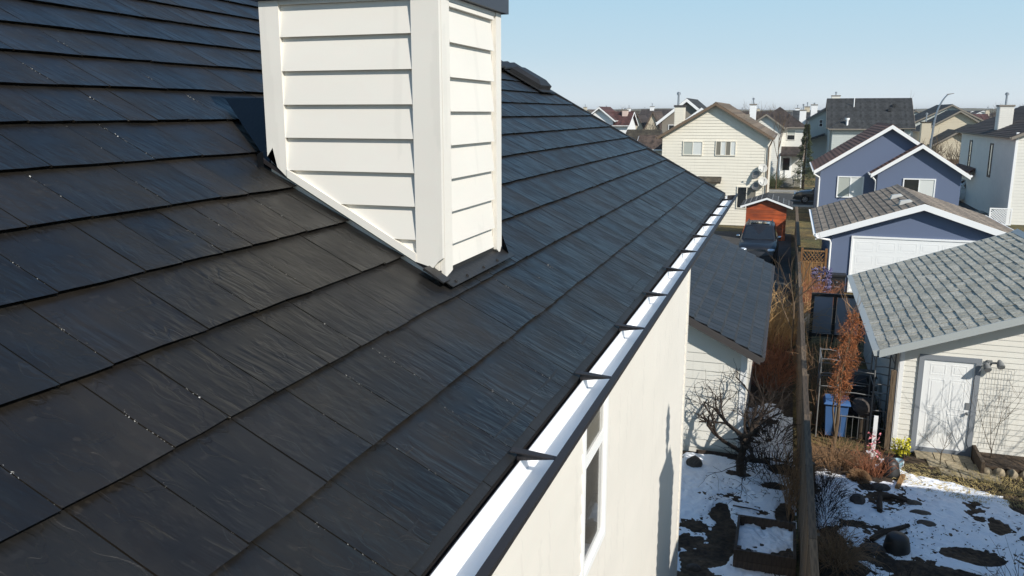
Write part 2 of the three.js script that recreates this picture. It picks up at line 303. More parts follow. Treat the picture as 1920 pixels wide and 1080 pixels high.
// a gabled building; axis 'z' turns a gable to the camera, axis 'x' an eaves side
function gableHouse(o) {
  const { name = 'house', label, category = 'house', group, X0, X1, Z0, Z1, eave, slope, axis = 'z', over = .4, rake = .35, wall, roof, trim = M.white, expo = .2, lap = .15, lapOut = .014, rc, thick = .16, hip = false, sides = ['near'], gutters = true, barge = .2, roofName = 'roof', yBase = 0, root } = o;
  const g = root || thing(name, label, category, [(X0 + X1) / 2, yBase, Z0], group);
  const P = axis === 'z' ? (c, y, a) => V(c, y, a) : (c, y, a) => V(a, y, c);
  const [C0, C1, A0, A1] = axis === 'z' ? [X0, X1, Z1, Z0] : [Z1, Z0, X0, X1];
  const r = rc ?? (C0 + C1) / 2, yr = eave + slope * Math.max(r - C0, C1 - r), e0 = yr - slope * (r - C0), e1 = yr - slope * (C1 - r);
  const gable = hip ? [[C0, yBase], [C1, yBase], [C1, e1], [C0, e0]] : [[C0, yBase], [C1, yBase], [C1, e1], [r, yr], [C0, e0]];
  const w = new MB().prism(gable, q => P(q[0], q[1], A0), q => P(q[0], q[1], A1));
  const faces = {
    near: axis === 'z' ? [(u, y, d) => V(u, y, Z0 + d), gable] : [(u, y, d) => V(u, y, Z0 + d), [[X0, yBase], [X1, yBase], [X1, e1], [X0, e1]]],
    left: axis === 'z' ? [(u, y, d) => V(X0 - d, y, u), [[Z1, yBase], [Z0, yBase], [Z0, e0], [Z1, e0]]] : [(u, y, d) => V(X0 - d, y, u), gable],
    right: axis === 'z' ? [(u, y, d) => V(X1 + d, y, u), [[Z1, yBase], [Z0, yBase], [Z0, e1], [Z1, e1]]] : [(u, y, d) => V(X1 + d, y, u), gable],
  };
  g.userData.faces = undefined;
  const wallMesh = part(g, 'wall', w, wall);
  if (lap) for (const s of sides) part(wallMesh, 'siding', joinMB(lapBoards(...faces[s], lap, lapOut)), wall);
  const up = .03 + thick / Math.cos(Math.atan(slope)) * .0;
  const side = (ce, ye) => { const sgn = Math.sign(ce - r), c2 = ce + sgn * over, y2 = ye - slope * over; return slopeMB(P, c2, y2 + thick, r, yr + thick, A0 - rake, A1 + rake, expo, .022, thick - .01); };
  if (hip) { // four slopes meeting on a short ridge
    const hw = (X1 - X0) / 2 + over, y0 = eave - slope * over + thick, x0 = X0 - over, x1 = X1 + over, z0 = Z0 + over, z1 = Z1 - over, h = Math.min(hw, (z0 - z1) / 2 - .05), xm = (x0 + x1) / 2, yp = y0 + slope * h, m = new MB();
    const A = V(x0, y0, z0), B = V(x1, y0, z0), C = V(x1, y0, z1), D = V(x0, y0, z1), p = V(xm, yp, z0 - h), q = V(xm, yp, z1 + h);
    m.tri(A, B, p).quad(B, C, q, p).tri(C, D, q).quad(D, A, p, q).quad(A, B, C, D); const rm = part(g, roofName, m, roof);
    part(g, 'gutter', new MB().box(x0 - .09, x1 + .09, y0 - .12, y0 - .005, z0 + .003, z0 + .1).box(x1 + .003, x1 + .09, y0 - .12, y0 - .005, z1, z0).box(x0 - .09, x0 - .003, y0 - .12, y0 - .005, z1, z0), trim);
    return { g, P, faces, yr: yp, r: xm, roofMesh: rm, wallMesh, roofY: () => yp };
  }
  const rm = joinMB([side(C0, e0), side(C1, e1)]);
  for (const a of [0]) rm.prism([[-.16, -.16 * slope], [0, 0], [.16, -.16 * slope], [0, .03]], q => P(r + q[0], yr + thick + .012 + q[1], A0 - rake), q => P(r + q[0], yr + thick + .012 + q[1], A1 + rake));
  const roofMesh = part(g, roofName, rm, roof);
  for (const [a, b] of [[A1 + rake + .002, A1 + rake + .035], [A0 - rake - .035, A0 - rake - .002]]) {
    const bb = new MB(); for (const [ce, ye] of [[C0, e0], [C1, e1]]) { const s = Math.sign(ce - r), c2 = ce + s * (over + .02), y2 = ye - slope * (over + .02); bb.prism([[r, yr + thick - .012], [c2, y2 + thick - .012], [c2, y2 + thick - barge], [r, yr + thick - barge]], q => P(q[0], q[1], a), q => P(q[0], q[1], b)); }
    part(g, 'bargeboard', bb, trim);
  }
  if (gutters) for (const [ce, ye] of [[C0, e0], [C1, e1]]) { const s = Math.sign(ce - r), c2 = ce + s * over, y2 = ye - slope * over + thick; part(g, 'gutter', new MB().prism([[c2 + s * .004, y2 - .02], [c2 + s * .11, y2 - .01], [c2 + s * .11, y2 - .07], [c2 + s * .07, y2 - .13], [c2 + s * .004, y2 - .13]], q => P(q[0], q[1], A0 - rake), q => P(q[0], q[1], A1 + rake)), trim); }
  return { g, P, faces, yr, r, roofMesh, wallMesh, roofY: c => yr + thick - slope * Math.abs(c - r) };
}
function boxChimney(parent, x0, x1, z0, z1, y0, y1, m, o = {}) { // chase, cap and flue
  const { cap = M.greyTrim, flue = .9, fx = .5, name = 'chimney', lap = .15 } = o;
  const b = new MB().box(x0, x1, y0, y1, z1, z0); if (lap) for (const q of lapBoards((u, y, d) => V(u, y, z0 + d), [[x0 + .03, y0], [x1 - .03, y0], [x1 - .03, y1], [x0 + .03, y1]], lap, .012)) for (const k of ['p', 'n', 'u']) for (const e of q[k]) b[k].push(e);
  const c = part(parent, name, b, m);
  part(c, 'chimney_cap', new MB().box(x0 - .05, x1 + .05, y1 + .001, y1 + .12, z1 - .05, z0 + .05), cap);
  if (flue) { const fxp = lerp(x0, x1, fx), fz = (z0 + z1) / 2; const f = new MB().tube([V(fxp, y1 + .12, fz), V(fxp, y1 + flue, fz)], .07, 10); f.tube([V(fxp, y1 + flue - .16, fz), V(fxp, y1 + flue - .12, fz), V(fxp, y1 + flue - .03, fz), V(fxp, y1 + flue + .04, fz)], [.09, .13, .13, .06], 10); part(c, 'flue', f, M.galv); }
  return c;
}
// individual roof tiles
function tileGeo(w, len, th, seed, under = .012, cham = 0) {
  const R = rng(seed), nx = 2, nz = 3, P = [], N = [], U = [], I = [], ou = R() * 3, ov = R() * 3;
  const jit = Array.from({ length: nx + 1 }, () => (R() - .5) * .008), hh = Array.from({ length: (nx + 1) * (nz + 1) }, () => (R() - .5) * .0022);
  const top = (i, k) => { const t = k / nz, x = w * i / nx; return [x, .0015 + th * Math.pow(t, 1.25) + hh[k * (nx + 1) + i], len * t + (k === nz ? jit[i] : 0)]; };
  for (let k = 0; k <= nz; k++) for (let i = 0; i <= nx; i++) { const q = top(i, k); P.push(...q); U.push(q[0] + ou, q[2] + ov); }
  const id = (i, k) => k * (nx + 1) + i; for (let k = 0; k < nz; k++) for (let i = 0; i < nx; i++) I.push(id(i, k), id(i, k + 1), id(i + 1, k + 1), id(i, k), id(i + 1, k + 1), id(i + 1, k));
  let g = new THREE.BufferGeometry(); g.setAttribute('position', new THREE.Float32BufferAttribute(P, 3)); g.setAttribute('uv', new THREE.Float32BufferAttribute(U, 2)); g.setIndex(I); g.computeVertexNormals();
  const m = new MB().geo(g), v = q => V(...q);
  if (cham) for (let i = 0; i < nx; i++) { const a = top(i, nz), b = top(i + 1, nz), f = q => V(q[0], q[1] - cham * .6, q[2] + cham); m.quad(v(a), f(a), f(b), v(b)); m.quad(f(a), f(b), V(b[0], 0, b[2]), V(a[0], 0, a[2])); }
  else for (let i = 0; i < nx; i++) { const a = top(i, nz), b = top(i + 1, nz), lo = q => V(q[0], q[1] - th * .8, q[2] - under); m.quad(v(a), v(b), lo(b), lo(a)); }
  for (const i of [0, nx]) for (let k = 0; k < nz; k++) { const a = top(i, k), b = top(i, k + 1), dn = q => V(q[0], Math.max(-.002, q[1] - .010), q[2]); m.quad(v(a), v(b), dn(b), dn(a)); }
  return m.build();
}
// lay tiles: O eaves corner, U along the eaves, S up the slope, Nn out of the roof; keep = how many stay single pieces
function layTiles(parent, o) {
  const { O, U, S, Nn, rows, expo, s0 = 0, uMin, uMax, widths, th, mats, seed, keep = 300, name = 'tile', gap = .005, skip, under } = o;
  const R = rng(seed), geos = widths.map((w, i) => [0, 1].map(k => tileGeo(w - gap, expo + .05, th, seed * 31 + i * 7 + k, under, o.cham))), list = [];
  const base = new THREE.Matrix4().makeBasis(U.clone(), Nn.clone(), S.clone().negate());
  for (let r = 0; r < rows; r++) {
    let u = uMin(r) - R() * widths[widths.length - 1];
    for (; u < uMax(r);) {
      let wi = Math.floor(R() * widths.length), w = widths[wi], cutW = w;
      const top = s0 + r * expo + expo + .05 + (r ? 0 : (o.lift || 0)); const uu = u; u += w;
      if (uu + w < uMin(r) + .02 || (skip && skip(uu, uu + w, s0 + r * expo, top))) continue;
      let sx = 1, us = uu; if (uu < uMin(r)) { sx = (uu + w - uMin(r)) / w; us = uMin(r); } if (us + w * sx > uMax(r)) { sx = (uMax(r) - us) / w; } if (sx < .08) continue;
      const p = O.clone().addScaledVector(U, us).addScaledVector(S, top).addScaledVector(Nn, (R() - .5) * (o.uneven || .002)).addScaledVector(S, o.uneven ? (R() - .5) * .018 : 0);
      const m4 = base.clone().scale(V(sx, 1, 1)).setPosition(p);
      const mid = p.clone().addScaledVector(U, w * sx / 2).addScaledVector(S, -expo / 2);
      const pr = mid.clone().project(camera), dist = mid.distanceTo(CAM); const vis = pr.z < 1 && Math.abs(pr.x) < 1.08 && Math.abs(pr.y) < 1.08;
      if (o.crumbs && vis && dist < 5.2 && R() < .5) { // crumbs of rubber gathered in the joint
        const n = 8 + Math.floor(R() * 34), from = R() * .5; for (let c = 0; c < n; c++) { const t = from + (1 - from) * R() * .95, q = p.clone().addScaledVector(S, -(expo + .03) * t - .03).addScaledVector(U, (R() - .5) * (R() < .7 ? .008 : .02)).addScaledVector(Nn, th * t * .8 + .002), k = .001 + R() * R() * .004; const r3 = () => V(R() - .5, R() - .5, R() - .5).normalize().multiplyScalar(k), a = r3(), b = r3(), d = r3(); o.crumbs.tri(q.clone().add(a), q.clone().add(b), q.clone().add(d)).tri(q.clone().sub(a), q.clone().add(b), q.clone().add(d)).tri(q.clone().add(a), q.clone().sub(b), q.clone().add(d)); }
      }
      list.push({ g: geos[wi][R() < .5 ? 0 : 1], m4, mat: mats[Math.floor(R() * mats.length)], area: vis ? w * sx * expo * Math.abs(Nn.dot(V().subVectors(CAM, mid))) / dist ** 3 : 0 });
    }
  }
  list.sort((a, b) => b.area - a.area);
  const org = originOf.get(parent), rest = new Map();
  list.forEach((t, i) => {
    if (i < keep && t.area > 0) { const me = new THREE.Mesh(t.g, t.mat); me.name = name; me.castShadow = me.receiveShadow = true; me.applyMatrix4(t.m4); me.position.sub(org); parent.add(me); originOf.set(me, org); }
    else { const g = t.g.clone().applyMatrix4(t.m4).translate(-org.x, -org.y, -org.z); if (!rest.has(t.mat)) rest.set(t.mat, []); rest.get(t.mat).push(g); }
  });
  for (const [m, gs] of rest) { const me = new THREE.Mesh(mergeGeometries(gs), m); me.name = name + '_field'; me.userData = { kind: 'stuff' }; me.castShadow = me.receiveShadow = true; parent.add(me); }
}

// ------------------------------------------------------------------ ground
{
  const m = new MB(); m.quad(V(-2500, -.02, -4000), V(2500, -.02, -4000), V(2500, -.02, 300), V(-2500, -.02, 300)); setting('ground', m, M.lawn);
  const st = (name, x0, x1, z0, z1, y, mt) => setting(name, new MB().quad(V(x0, y, z0), V(x1, y, z0), V(x1, y, z1), V(x0, y, z1)), mt);
  st('driveway', -9, .45, -29.5, -52, -.006, M.asphalt);
  st('lane', .75, 12, -28.2, -34.4, -.006, M.asphalt);
  st('street', -140, 160, -68, -79, -.008, M.asphalt);
  setting('pavement', new MB().box(-140, 160, -.02, .12, -81.2, -79), M.concrete);
  setting('pavement', new MB().box(-140, 160, -.02, .12, -68, -66.4), M.concrete);
  st('street', -400, 400, -150, -160, -.008, M.asphalt);
  st('driveway', 9, 13, -60, -67, -.006, M.concrete);
}
// the two back yards: uneven soil with a sheet of old snow lying over most of it
const yardH = (x, z) => .05 * (fbm(x * .9 + 7, z * .9, 101, 4) - .5) + .025 * (fbm(x * 5, z * 5, 102, 3) - .5);
const blob = (x, z, cx, cz, rx, rz, a = 0) => { const c = Math.cos(a), s = Math.sin(a), dx = x - cx, dz = z - cz, p = (dx * c + dz * s) / rx, q = (-dx * s + dz * c) / rz; return 1 - Math.sqrt(p * p + q * q); };
function yard(x0, x1, z0, z1, step, depth, soilMat) {
  const nx = Math.round((x1 - x0) / step), nz = Math.round((z1 - z0) / step);
  const grid = (fn, name, m, kind) => {
    const P = [], U = [], I = []; for (let j = 0; j <= nz; j++) for (let i = 0; i <= nx; i++) { const x = lerp(x0, x1, i / nx), z = lerp(z0, z1, j / nz); P.push(x, fn(x, z), z); U.push(x, z); }
    for (let j = 0; j < nz; j++) for (let i = 0; i < nx; i++) { const a = j * (nx + 1) + i, b = a + 1, c = a + nx + 1, d = c + 1; I.push(a, c, d, a, d, b); }
    const g = new THREE.BufferGeometry(); g.setAttribute('position', new THREE.Float32BufferAttribute(P, 3)); g.setAttribute('uv', new THREE.Float32BufferAttribute(U, 2)); g.setIndex(I); g.computeVertexNormals(); return setting(name, g, m, kind);
  };
  const edge = (x, z) => -.05 * (1 - sstep(0, .12, Math.min(x - x0, x1 - x, z - z0, z1 - z)));
  grid((x, z) => .03 + yardH(x, z) + .02 * (fbm(x * 14, z * 14, 103, 2) - .5) + edge(x, z), 'garden_soil', soilMat, 'structure');
  return grid((x, z) => { const d = depth(x, z) + .075 * (fbm(x * 2.2, z * 2.2, 104, 4) - .5) + .032 * (fbm(x * 8, z * 8, 105, 3) - .5) + .016 * (fbm(x * 24, z * 24, 106, 2) - .5); return .03 + yardH(x, z) + clamp(d, -.05, .05) - .008 + edge(x, z) * 1.3; }, 'snow', M.snow, 'stuff');
}
yard(-1.75, .56, -17.0, -8.2, .024, (x, z) => {
  let d = .020 - .018 * sstep(-14.2, -12.6, z) + .012 * sstep(-14, -15.5, z);
  for (const [cx, cz, rx, rz, k] of [[-.62, -13.3, .24, .9, .11], [-.75, -14.3, .2, .45, .09], [-.9, -12.55, .4, .25, .09], [-1.25, -13.1, .22, .12, .07], [-.5, -16.05, .3, .16, .07], [.15, -15.7, .35, .22, .06], [-.9, -17, 1.0, .25, .1], [.3, -16.6, .35, .35, .08], [.35, -14.6, .18, .5, .07]]) d -= k * clamp(blob(x, z, cx, cz, rx, rz) * 2);
  return d;
}, M.soil).userData.label = 'patchy snow beside the raised planter box';
yard(.84, 6.2, -18.2, -8.4, .026, (x, z) => {
  let d = .021 - .008 * sstep(-14.5, -12.5, z);
  for (const [cx, cz, rx, rz, k, a] of [[3.1, -13.1, .95, .42, .14, .15], [3.25, -14.0, .5, .28, .13, .1], [2.4, -13.35, .4, .25, .09, 0], [1.5, -13.5, .25, .2, .09, 0], [1.35, -13.0, .3, .3, .08, 0], [1.2, -17.6, 1.1, .7, .1, 0], [1.1, -13.2, .3, 1.2, .1, 0], [4.2, -17.4, 2.3, .75, .2, .38], [3.2, -17.5, .9, .55, .12, .3], [5.6, -16.2, 1.4, 1.1, .18, .3], [4.4, -14.9, .3, .15, .06, 0], [3.9, -15.2, .2, .3, .05, .4], [1.8, -16.9, .7, .3, .06, 0]]) d -= k * clamp(blob(x, z, cx, cz, rx, rz, a) * 2);
  return d;
}, M.soil).userData.label = 'patchy snow in the yard below the white garage door';
setting('lawn', new MB().quad(V(.5, .0, -17), V(.5, .0, -30), V(-.9, .0, -30), V(-.9, .0, -17)), M.soil);
{ // thin tired snow in the passage beside the dark roofed garage
  const P = [], U = [], I = [], nx = 30, nz = 130; for (let j = 0; j <= nz; j++) for (let i = 0; i <= nx; i++) { const x = lerp(-.52, .5, i / nx), z = lerp(-17.05, -22.5, j / nz); P.push(x, .006 + .07 * (fbm(x * 2.1, z * 1.6, 111, 4) - .47) + .02 * (fbm(x * 13, z * 13, 112, 3) - .5) - .045 * sstep(-19.6, -21.8, z), z); U.push(x, z); }
  for (let j = 0; j < nz; j++) for (let i = 0; i < nx; i++) { const a = j * (nx + 1) + i, b = a + 1, c = a + nx + 1, d = c + 1; I.push(a, c, d, a, d, b); }
  const g = new THREE.BufferGeometry(); g.setAttribute('position', new THREE.Float32BufferAttribute(P, 3)); g.setAttribute('uv', new THREE.Float32BufferAttribute(U, 2)); g.setIndex(I); g.computeVertexNormals(); setting('snow', g, M.snow, 'stuff');
}

// ------------------------------------------------------------------ the house with the slate roof
const EX = -.79, EY = 6.02, SL = .56, LN = Math.hypot(1, SL), HZ0 = 1.2, HZ1 = -11.75, WX = -1.2, RS = 3.52, NEARZ = -7.3, RS2 = 5.4;
const roofPt = (s, z, h = 0) => V(EX - s / LN + h * SL / LN, EY + s * SL / LN + h / LN, z);
{
  const H = thing('slate_roof_house', 'cream sided house under a black slate roof with white chimney and open gutter', 'house', [-3.85, 0, -5]);
  const xr = EX - RS / LN, yr = EY + RS * SL / LN, xl = 2 * xr - WX;
  // walls with the window opening cut out
  const zw0 = -5.87, zw1 = -5.19, yw0 = 3.9, yw1 = 5.08, top = 5.78;
  const inner = new MB();
  const B = (a, b, c, d) => inner.box(WX - .2, WX - .004, c, d, a, b);
  B(HZ1 + .35, zw0, 0, top); B(zw1, HZ0, 0, top); B(zw0, zw1, 0, yw0); B(zw0, zw1, yw1, top);
  const wall = part(H, 'wall', inner, M.cream);
  part(H, 'wall', new MB().prism([[xl, 0], [WX - .21, 0], [WX - .21, top], [xr, yr - .2], [xl, top]], q => V(q[0], q[1], HZ1 + .35), q => V(q[0], q[1], HZ1 + .55)), M.cream);
  part(H, 'wall', new MB().box(xl, xl + .2, 0, top, HZ1 + .56, HZ0), M.cream);
  const mapR = (u, y, d) => V(WX + d, y, u), E_ = .147;
  const sid = [];
  for (const [a, b, c, d] of [[HZ1 + .45, zw0 - .05, 0, top], [zw1 + .05, HZ0, 0, top], [zw0 - .05, zw1 + .05, 0, yw0 - .06], [zw0 - .05, zw1 + .05, yw1 + .05, top]]) sid.push(...lapBoards(mapR, [[a, c], [b, c], [b, d], [a, d]], E_, .012, 0, c % E_));
  part(wall, 'siding', joinMB(sid), M.cream);
  part(H, 'corner_trim', new MB().box(WX - .08, WX + .022, 0, top, HZ1 + .33, HZ1 + .45), M.creamTrim);
  // window: trim, two sashes, set back glass and a drawn blind
  const win = part(H, 'window', joinMB([frameMB(mapR, zw0 - .05, zw1 + .05, yw0 - .06, yw1 + .05, .052, -.02, .02), frameMB(mapR, zw0 + .003, zw1 - .003, yw0 - .005, yw1 - .003, .03, -.09, .004), new MB().box(WX - .09, WX + .008, 4.68, 4.75, zw0 + .034, zw1 - .034)]), M.white);
  for (const [a, b] of [[yw0 + .027, 4.678], [4.752, yw1 - .034]]) part(win, 'pane', new MB().box(WX - .014, WX - .008, a, b, zw0 + .034, zw1 - .034), b > 5 ? M.blindGrey : M.pane);
  part(win, 'blind', new MB().box(WX - .2, WX - .14, yw0, yw1, zw0, zw1), M.blind);
  // soffit and fascia
  part(H, 'soffit', new MB().box(WX - .02, EX - .01, top - .02, top + .02, HZ1, HZ0), M.creamTrim);
  part(H, 'fascia', new MB().box(EX - .03, EX - .004, top + .021, EY - .03, HZ1, HZ0), M.darkMetal);
  // roof deck and far slope
  const deck = new MB();
  deck.prism([[0, -.03], [RS, -.03], [RS, -.14], [0, -.14]], q => roofPt(q[0], HZ1, q[1]), q => roofPt(q[0], HZ0, q[1]));
  deck.prism([[RS, -.03], [RS2, -.03], [RS2, -.14], [RS, -.14]], q => roofPt(q[0], NEARZ, q[1]), q => roofPt(q[0], HZ0, q[1]));
  const mir = (p, s) => V(2 * s - p.x, p.y, p.z), xr2 = EX - RS2 / LN;
  deck.prism([[0, 0], [RS, 0], [RS, -.14], [0, -.14]], q => mir(roofPt(q[0], HZ1, q[1]), xr), q => mir(roofPt(q[0], NEARZ, q[1]), xr));
  deck.prism([[0, 0], [RS2, 0], [RS2, -.14], [0, -.14]], q => mir(roofPt(q[0], NEARZ, q[1]), xr2), q => mir(roofPt(q[0], HZ0, q[1]), xr2));
  deck.prism([[RS, -.1], [RS2, -.1]].concat([[RS2, -.2], [RS, -.5]]), q => roofPt(q[0], NEARZ + .02, q[1]), q => roofPt(q[0], NEARZ + .2, q[1]));
  const roof = part(H, 'roof', deck, M.deck);
  const U = V(0, 0, -1), S = V(-1 / LN, SL / LN, 0), Nn = V(SL / LN, 1 / LN, 0), expo = .307;
  const O = roofPt(0, 0, -.028), crumbs = new MB();
  const CHX0 = -2.28, CHX1 = -1.44, CHZ0 = -3.33, CHZ1 = -4.1; // chimney plan
  const sOf = x => (EX - x) * LN;
  layTiles(roof, { O, U, S, Nn, rows: 17, expo, s0: .015, uMin: r => -HZ0, uMax: r => (.015 + (r + 1) * expo < RS + .1 ? -HZ1 : -NEARZ), widths: [.17, .21, .25, .29, .33, .37], th: .019, mats: M.slate, seed: 11, keep: 300, name: 'slate_tile', gap: .0045, lift: 0, under: .015, crumbs,
    skip: (u0, u1, a, b) => -u1 > CHZ1 + .02 && -u0 < CHZ0 - .02 && a > sOf(CHX1) + .02 && b < sOf(CHX0) + .02 });
  part(roof, 'rubber_crumbs', crumbs, M.crumb).userData.kind = 'stuff';
  { // starter strip along the eaves, in short lengths
    const R = rng(5); for (let u = -HZ0; u < -HZ1;) { const w = .42 + R() * .12, e = Math.min(u + w, -HZ1); const q = new MB(); q.prism([[-.018, -.030], [-.016, -.013], [.08, -.012], [.08, -.03]], p => roofPt(p[0] + (R() - .5) * .003, -u - .002, p[1]), p => roofPt(p[0], -e + .003, p[1])); part(roof, 'starter_strip', q, M.slateTrim); u = e; }
    // rake strip at the far gable
    for (let s = 0; s < RS; s += .5) part(roof, 'rake_strip', new MB().prism([[0, -.12], [0, -.002], [.06, -.002], [.06, -.12]], p => roofPt(s, HZ1 - .05 + p[0], p[1]), p => roofPt(Math.min(RS, s + .497), HZ1 - .05 + p[0], p[1])), M.slateTrim);
    // ridge caps, each lapping the next
    for (let z = HZ1 - .03; z < NEARZ; z += .3) { const h = .035 + .02 * ((z * 7.3) % 1); part(roof, 'ridge_cap', new MB().prism([[.17, 0], [.0, .0], [-.17, 0], [-.17, .02], [0, .025], [.17, .02]], p => V(xr + p[0], yr + .03 - Math.abs(p[0]) * SL + p[1] + .025, z), p => V(xr + p[0], yr + .03 - Math.abs(p[0]) * SL + p[1], Math.min(NEARZ, z + .34))), M.slateTrim); }
  }
  { // low box vent near the far ridge
    const z0 = -11.0, z1 = -11.5, a = 2.85, b = 3.3; const m = new MB();
    const ring = (h, k) => [[a + k, z0 - k], [b - k * .4, z0 - k], [b - k * .4, z1 + k], [a + k, z1 + k]].map(q => roofPt(q[0], q[1], h));
    const r0 = ring(.0, -.02), r1 = ring(.075, -.02), r2 = ring(.12, .07); m.hexa([...r0, ...r1]); m.hexa([...r1, ...r2]);
    const v = part(H, 'roof_vent', m, M.slateTrim); part(v, 'vent_flange', new MB().prism([[a - .1, .012], [b + .06, .012], [b + .06, .02], [a - .1, .02]], q => roofPt(q[0], z0 + .1, q[1]), q => roofPt(q[0], z1 - .1, q[1])), M.slateTrim);
  }
  { // open K gutter: dark outside, white inside, hung on flat dark straps
    const gx = EX + .022, prof = (k) => [[gx + k, EY - .03], [gx + k, EY - .09 + k], [gx + .092 - k * .3, EY - .09 + k], [gx + .104 - k, EY - .06], [gx + .124 - k, EY - .018]];
    const shell = (a, b) => { const m = new MB(); for (let i = 0; i < a.length - 1; i++) m.prism([a[i], a[i + 1], b[i + 1], b[i]], q => V(q[0], q[1], HZ1 - .02), q => V(q[0], q[1], HZ0)); return m; };
    const o_ = prof(0), i_ = prof(.002), o2 = prof(-.0015);
    const outer = shell(prof(-.003), prof(-.0002)); outer.prism([[gx + .118, EY - .020], [gx + .127, EY - .032], [gx + .146, EY - .026], [gx + .148, EY - .004], [gx + .124, EY + .002]], q => V(q[0], q[1], HZ1 - .02), q => V(q[0], q[1], HZ0));
    const gut = part(H, 'gutter', outer, M.darkMetal);
    part(gut, 'gutter_lining', shell(prof(.0008), prof(.003)), M.gutterIn);
    part(gut, 'gutter_end', new MB().prism(prof(0), q => V(q[0], q[1], HZ1 - .023), q => V(q[0], q[1], HZ1 - .019)), M.darkMetal);
    const R = rng(8);
    for (let k = -3; k < 11; k++) {
      const z = -2.42 - k * .855 + (R() - .5) * .05; if (z < HZ1 + .1) break; const tw = (R() - .5) * .03;
      const m = new MB().hexa([V(gx - .03, EY + .002, z - .022), V(gx - .03, EY + .002, z + .018), V(gx + .128, EY - .012, z + .010 + tw), V(gx + .128, EY - .012, z - .012 + tw), V(gx - .03, EY + .006, z - .022), V(gx - .03, EY + .006, z + .018), V(gx + .128, EY - .008, z + .010 + tw), V(gx + .128, EY - .008, z - .012 + tw)]);
      m.hexa([V(gx - .01, EY - .03, z - .003), V(gx - .01, EY - .03, z + .003), V(gx + .125, EY - .012, z + .003 + tw), V(gx + .125, EY - .012, z - .003 + tw), V(gx - .01, EY + .002, z - .003), V(gx - .01, EY + .002, z + .003), V(gx + .125, EY - .0085, z + .003 + tw), V(gx + .125, EY - .0085, z - .003 + tw)]);
      part(gut, 'gutter_hanger', m, M.darkMetal);
    }
  }
  { // chimney chase: lap boards on two faces, corner posts, skirt, flashing, cap and cricket
    const x0 = CHX0, x1 = CHX1, z0 = CHZ0, z1 = CHZ1, yt = 7.586, ry = x => EY + (EX - x) * SL;
    const core = new MB(); core.prism([[x0, ry(x0) - .1], [x1, ry(x1) - .1], [x1, yt], [x0, yt]], q => V(q[0], q[1], z0), q => V(q[0], q[1], z1));
    const ch = part(H, 'chimney', core, M.cream), E2 = .1465;
    const mapN = (u, y, d) => V(u, y, z0 + d), mapE = (u, y, d) => V(x1 + d, y, u);
    const t = .1;
    const pN = [[x0 + t, ry(x0 + t) + .02], [x1 - t, ry(x1 - t) + .02], [x1 - t, yt - .02], [x0 + t, yt - .02]];
    for (const b of lapBoards(mapN, pN, E2, .020, .004, (Math.min(...pN.map(q => q[1])) - (7.43 - 20 * E2)) % E2)) part(ch, 'siding_board', b, M.cream);
    const yb = ry(x1) + .035, pE = [[z1 + t, yb], [z0 - t, yb], [z0 - t, yt - .02], [z1 + t, yt - .02]];
    for (const b of lapBoards(mapE, pE, E2, .020, .004, (yb - (7.40 - 20 * E2)) % E2)) part(ch, 'siding_board', b, M.cream);
    const post = (pts, f0, f1) => part(ch, 'corner_post', new MB().prism(pts, f0, f1), M.creamTrim);
    // near corner posts: L shaped, with a pointed tail cut where the two legs meet
    const pr = .026;
    post([[x1 - t, ry(x1 - t) + .012], [x1 - .02, ry(x1 - .02) + .035], [x1 + .004, ry(x1) + .075], [x1 + pr, ry(x1) + .09], [x1 + pr, yt], [x1 - t, yt]], q => V(q[0], q[1], z0 + .002), q => V(q[0], q[1], z0 + pr));
    post([[z0 - .09, ry(x1) + .02], [z0 - .004, ry(x1) - .004], [z0 - .003, yt], [z0 - .09, yt]], q => V(x1 + .002, q[1], q[0]), q => V(x1 + pr, q[1], q[0]));
    post([[x0, ry(x0) + .05], [x0 + .03, ry(x0) + .09], [x0 + .05, ry(x0 + .05) + .03], [x0 + t, ry(x0 + t) + .012], [x0 + t, yt], [x0, yt]], q => V(q[0], q[1], z0 + .002), q => V(q[0], q[1], z0 + pr));
    post([[z1, ry(x1) + .03], [z1 + .03, ry(x1) - .005], [z1 + .075, ry(x1) + .02], [z1 + .075, yt], [z1, yt]], q => V(x1 + .002, q[1], q[0]), q => V(x1 + pr, q[1], q[0]));
    part(ch, 'sloping_trim', new MB().prism([[x0 + t + .001, ry(x0 + t) + .012], [x1 - t - .001, ry(x1 - t) + .012], [x1 - t - .001, ry(x1 - t) + .05], [x0 + t + .001, ry(x0 + t) + .05]], q => V(q[0], q[1], z0 + .002), q => V(q[0], q[1], z0 + .030)), M.creamTrim);
    part(ch, 'frieze_trim', new MB().box(x0 + t + .001, x1 - t - .001, yt - .019, yt, z0 + .003, z0 + .022), M.creamTrim);
    part(ch, 'frieze_trim', new MB().box(x1 + .003, x1 + .022, yt - .019, yt, z1 + .08, z0 - .095), M.creamTrim);
    part(ch, 'chimney_cap', new MB().box(x0 - .03, x1 + .05, yt + .002, yt + .14, z1 - .05, z0 + .05), M.capMetal);
    part(ch, 'flue', new MB().tube([V(-1.86, yt + .14, -3.7), V(-1.86, yt + .75, -3.7)], .09, 16).tube([V(-1.86, yt + .75, -3.7), V(-1.86, yt + .78, -3.7), V(-1.86, yt + .88, -3.7)], [.13, .13, .05], 16), M.galv);
    // apron flashing laid on the tiles below, side flashing along the near face
    const ap = (sa, sb, za, zb, h) => new MB().prism([[sa, h], [sb, h], [sb, h + .004], [sa, h + .004]], q => roofPt(q[0], za, q[1]), q => roofPt(q[0], zb, q[1]));
    const sC = sOf(x1); const fl = part(ch, 'apron_flashing', ap(sC - .085, sC + .03, z0 + .04, z1 - .06, .010), M.flash);
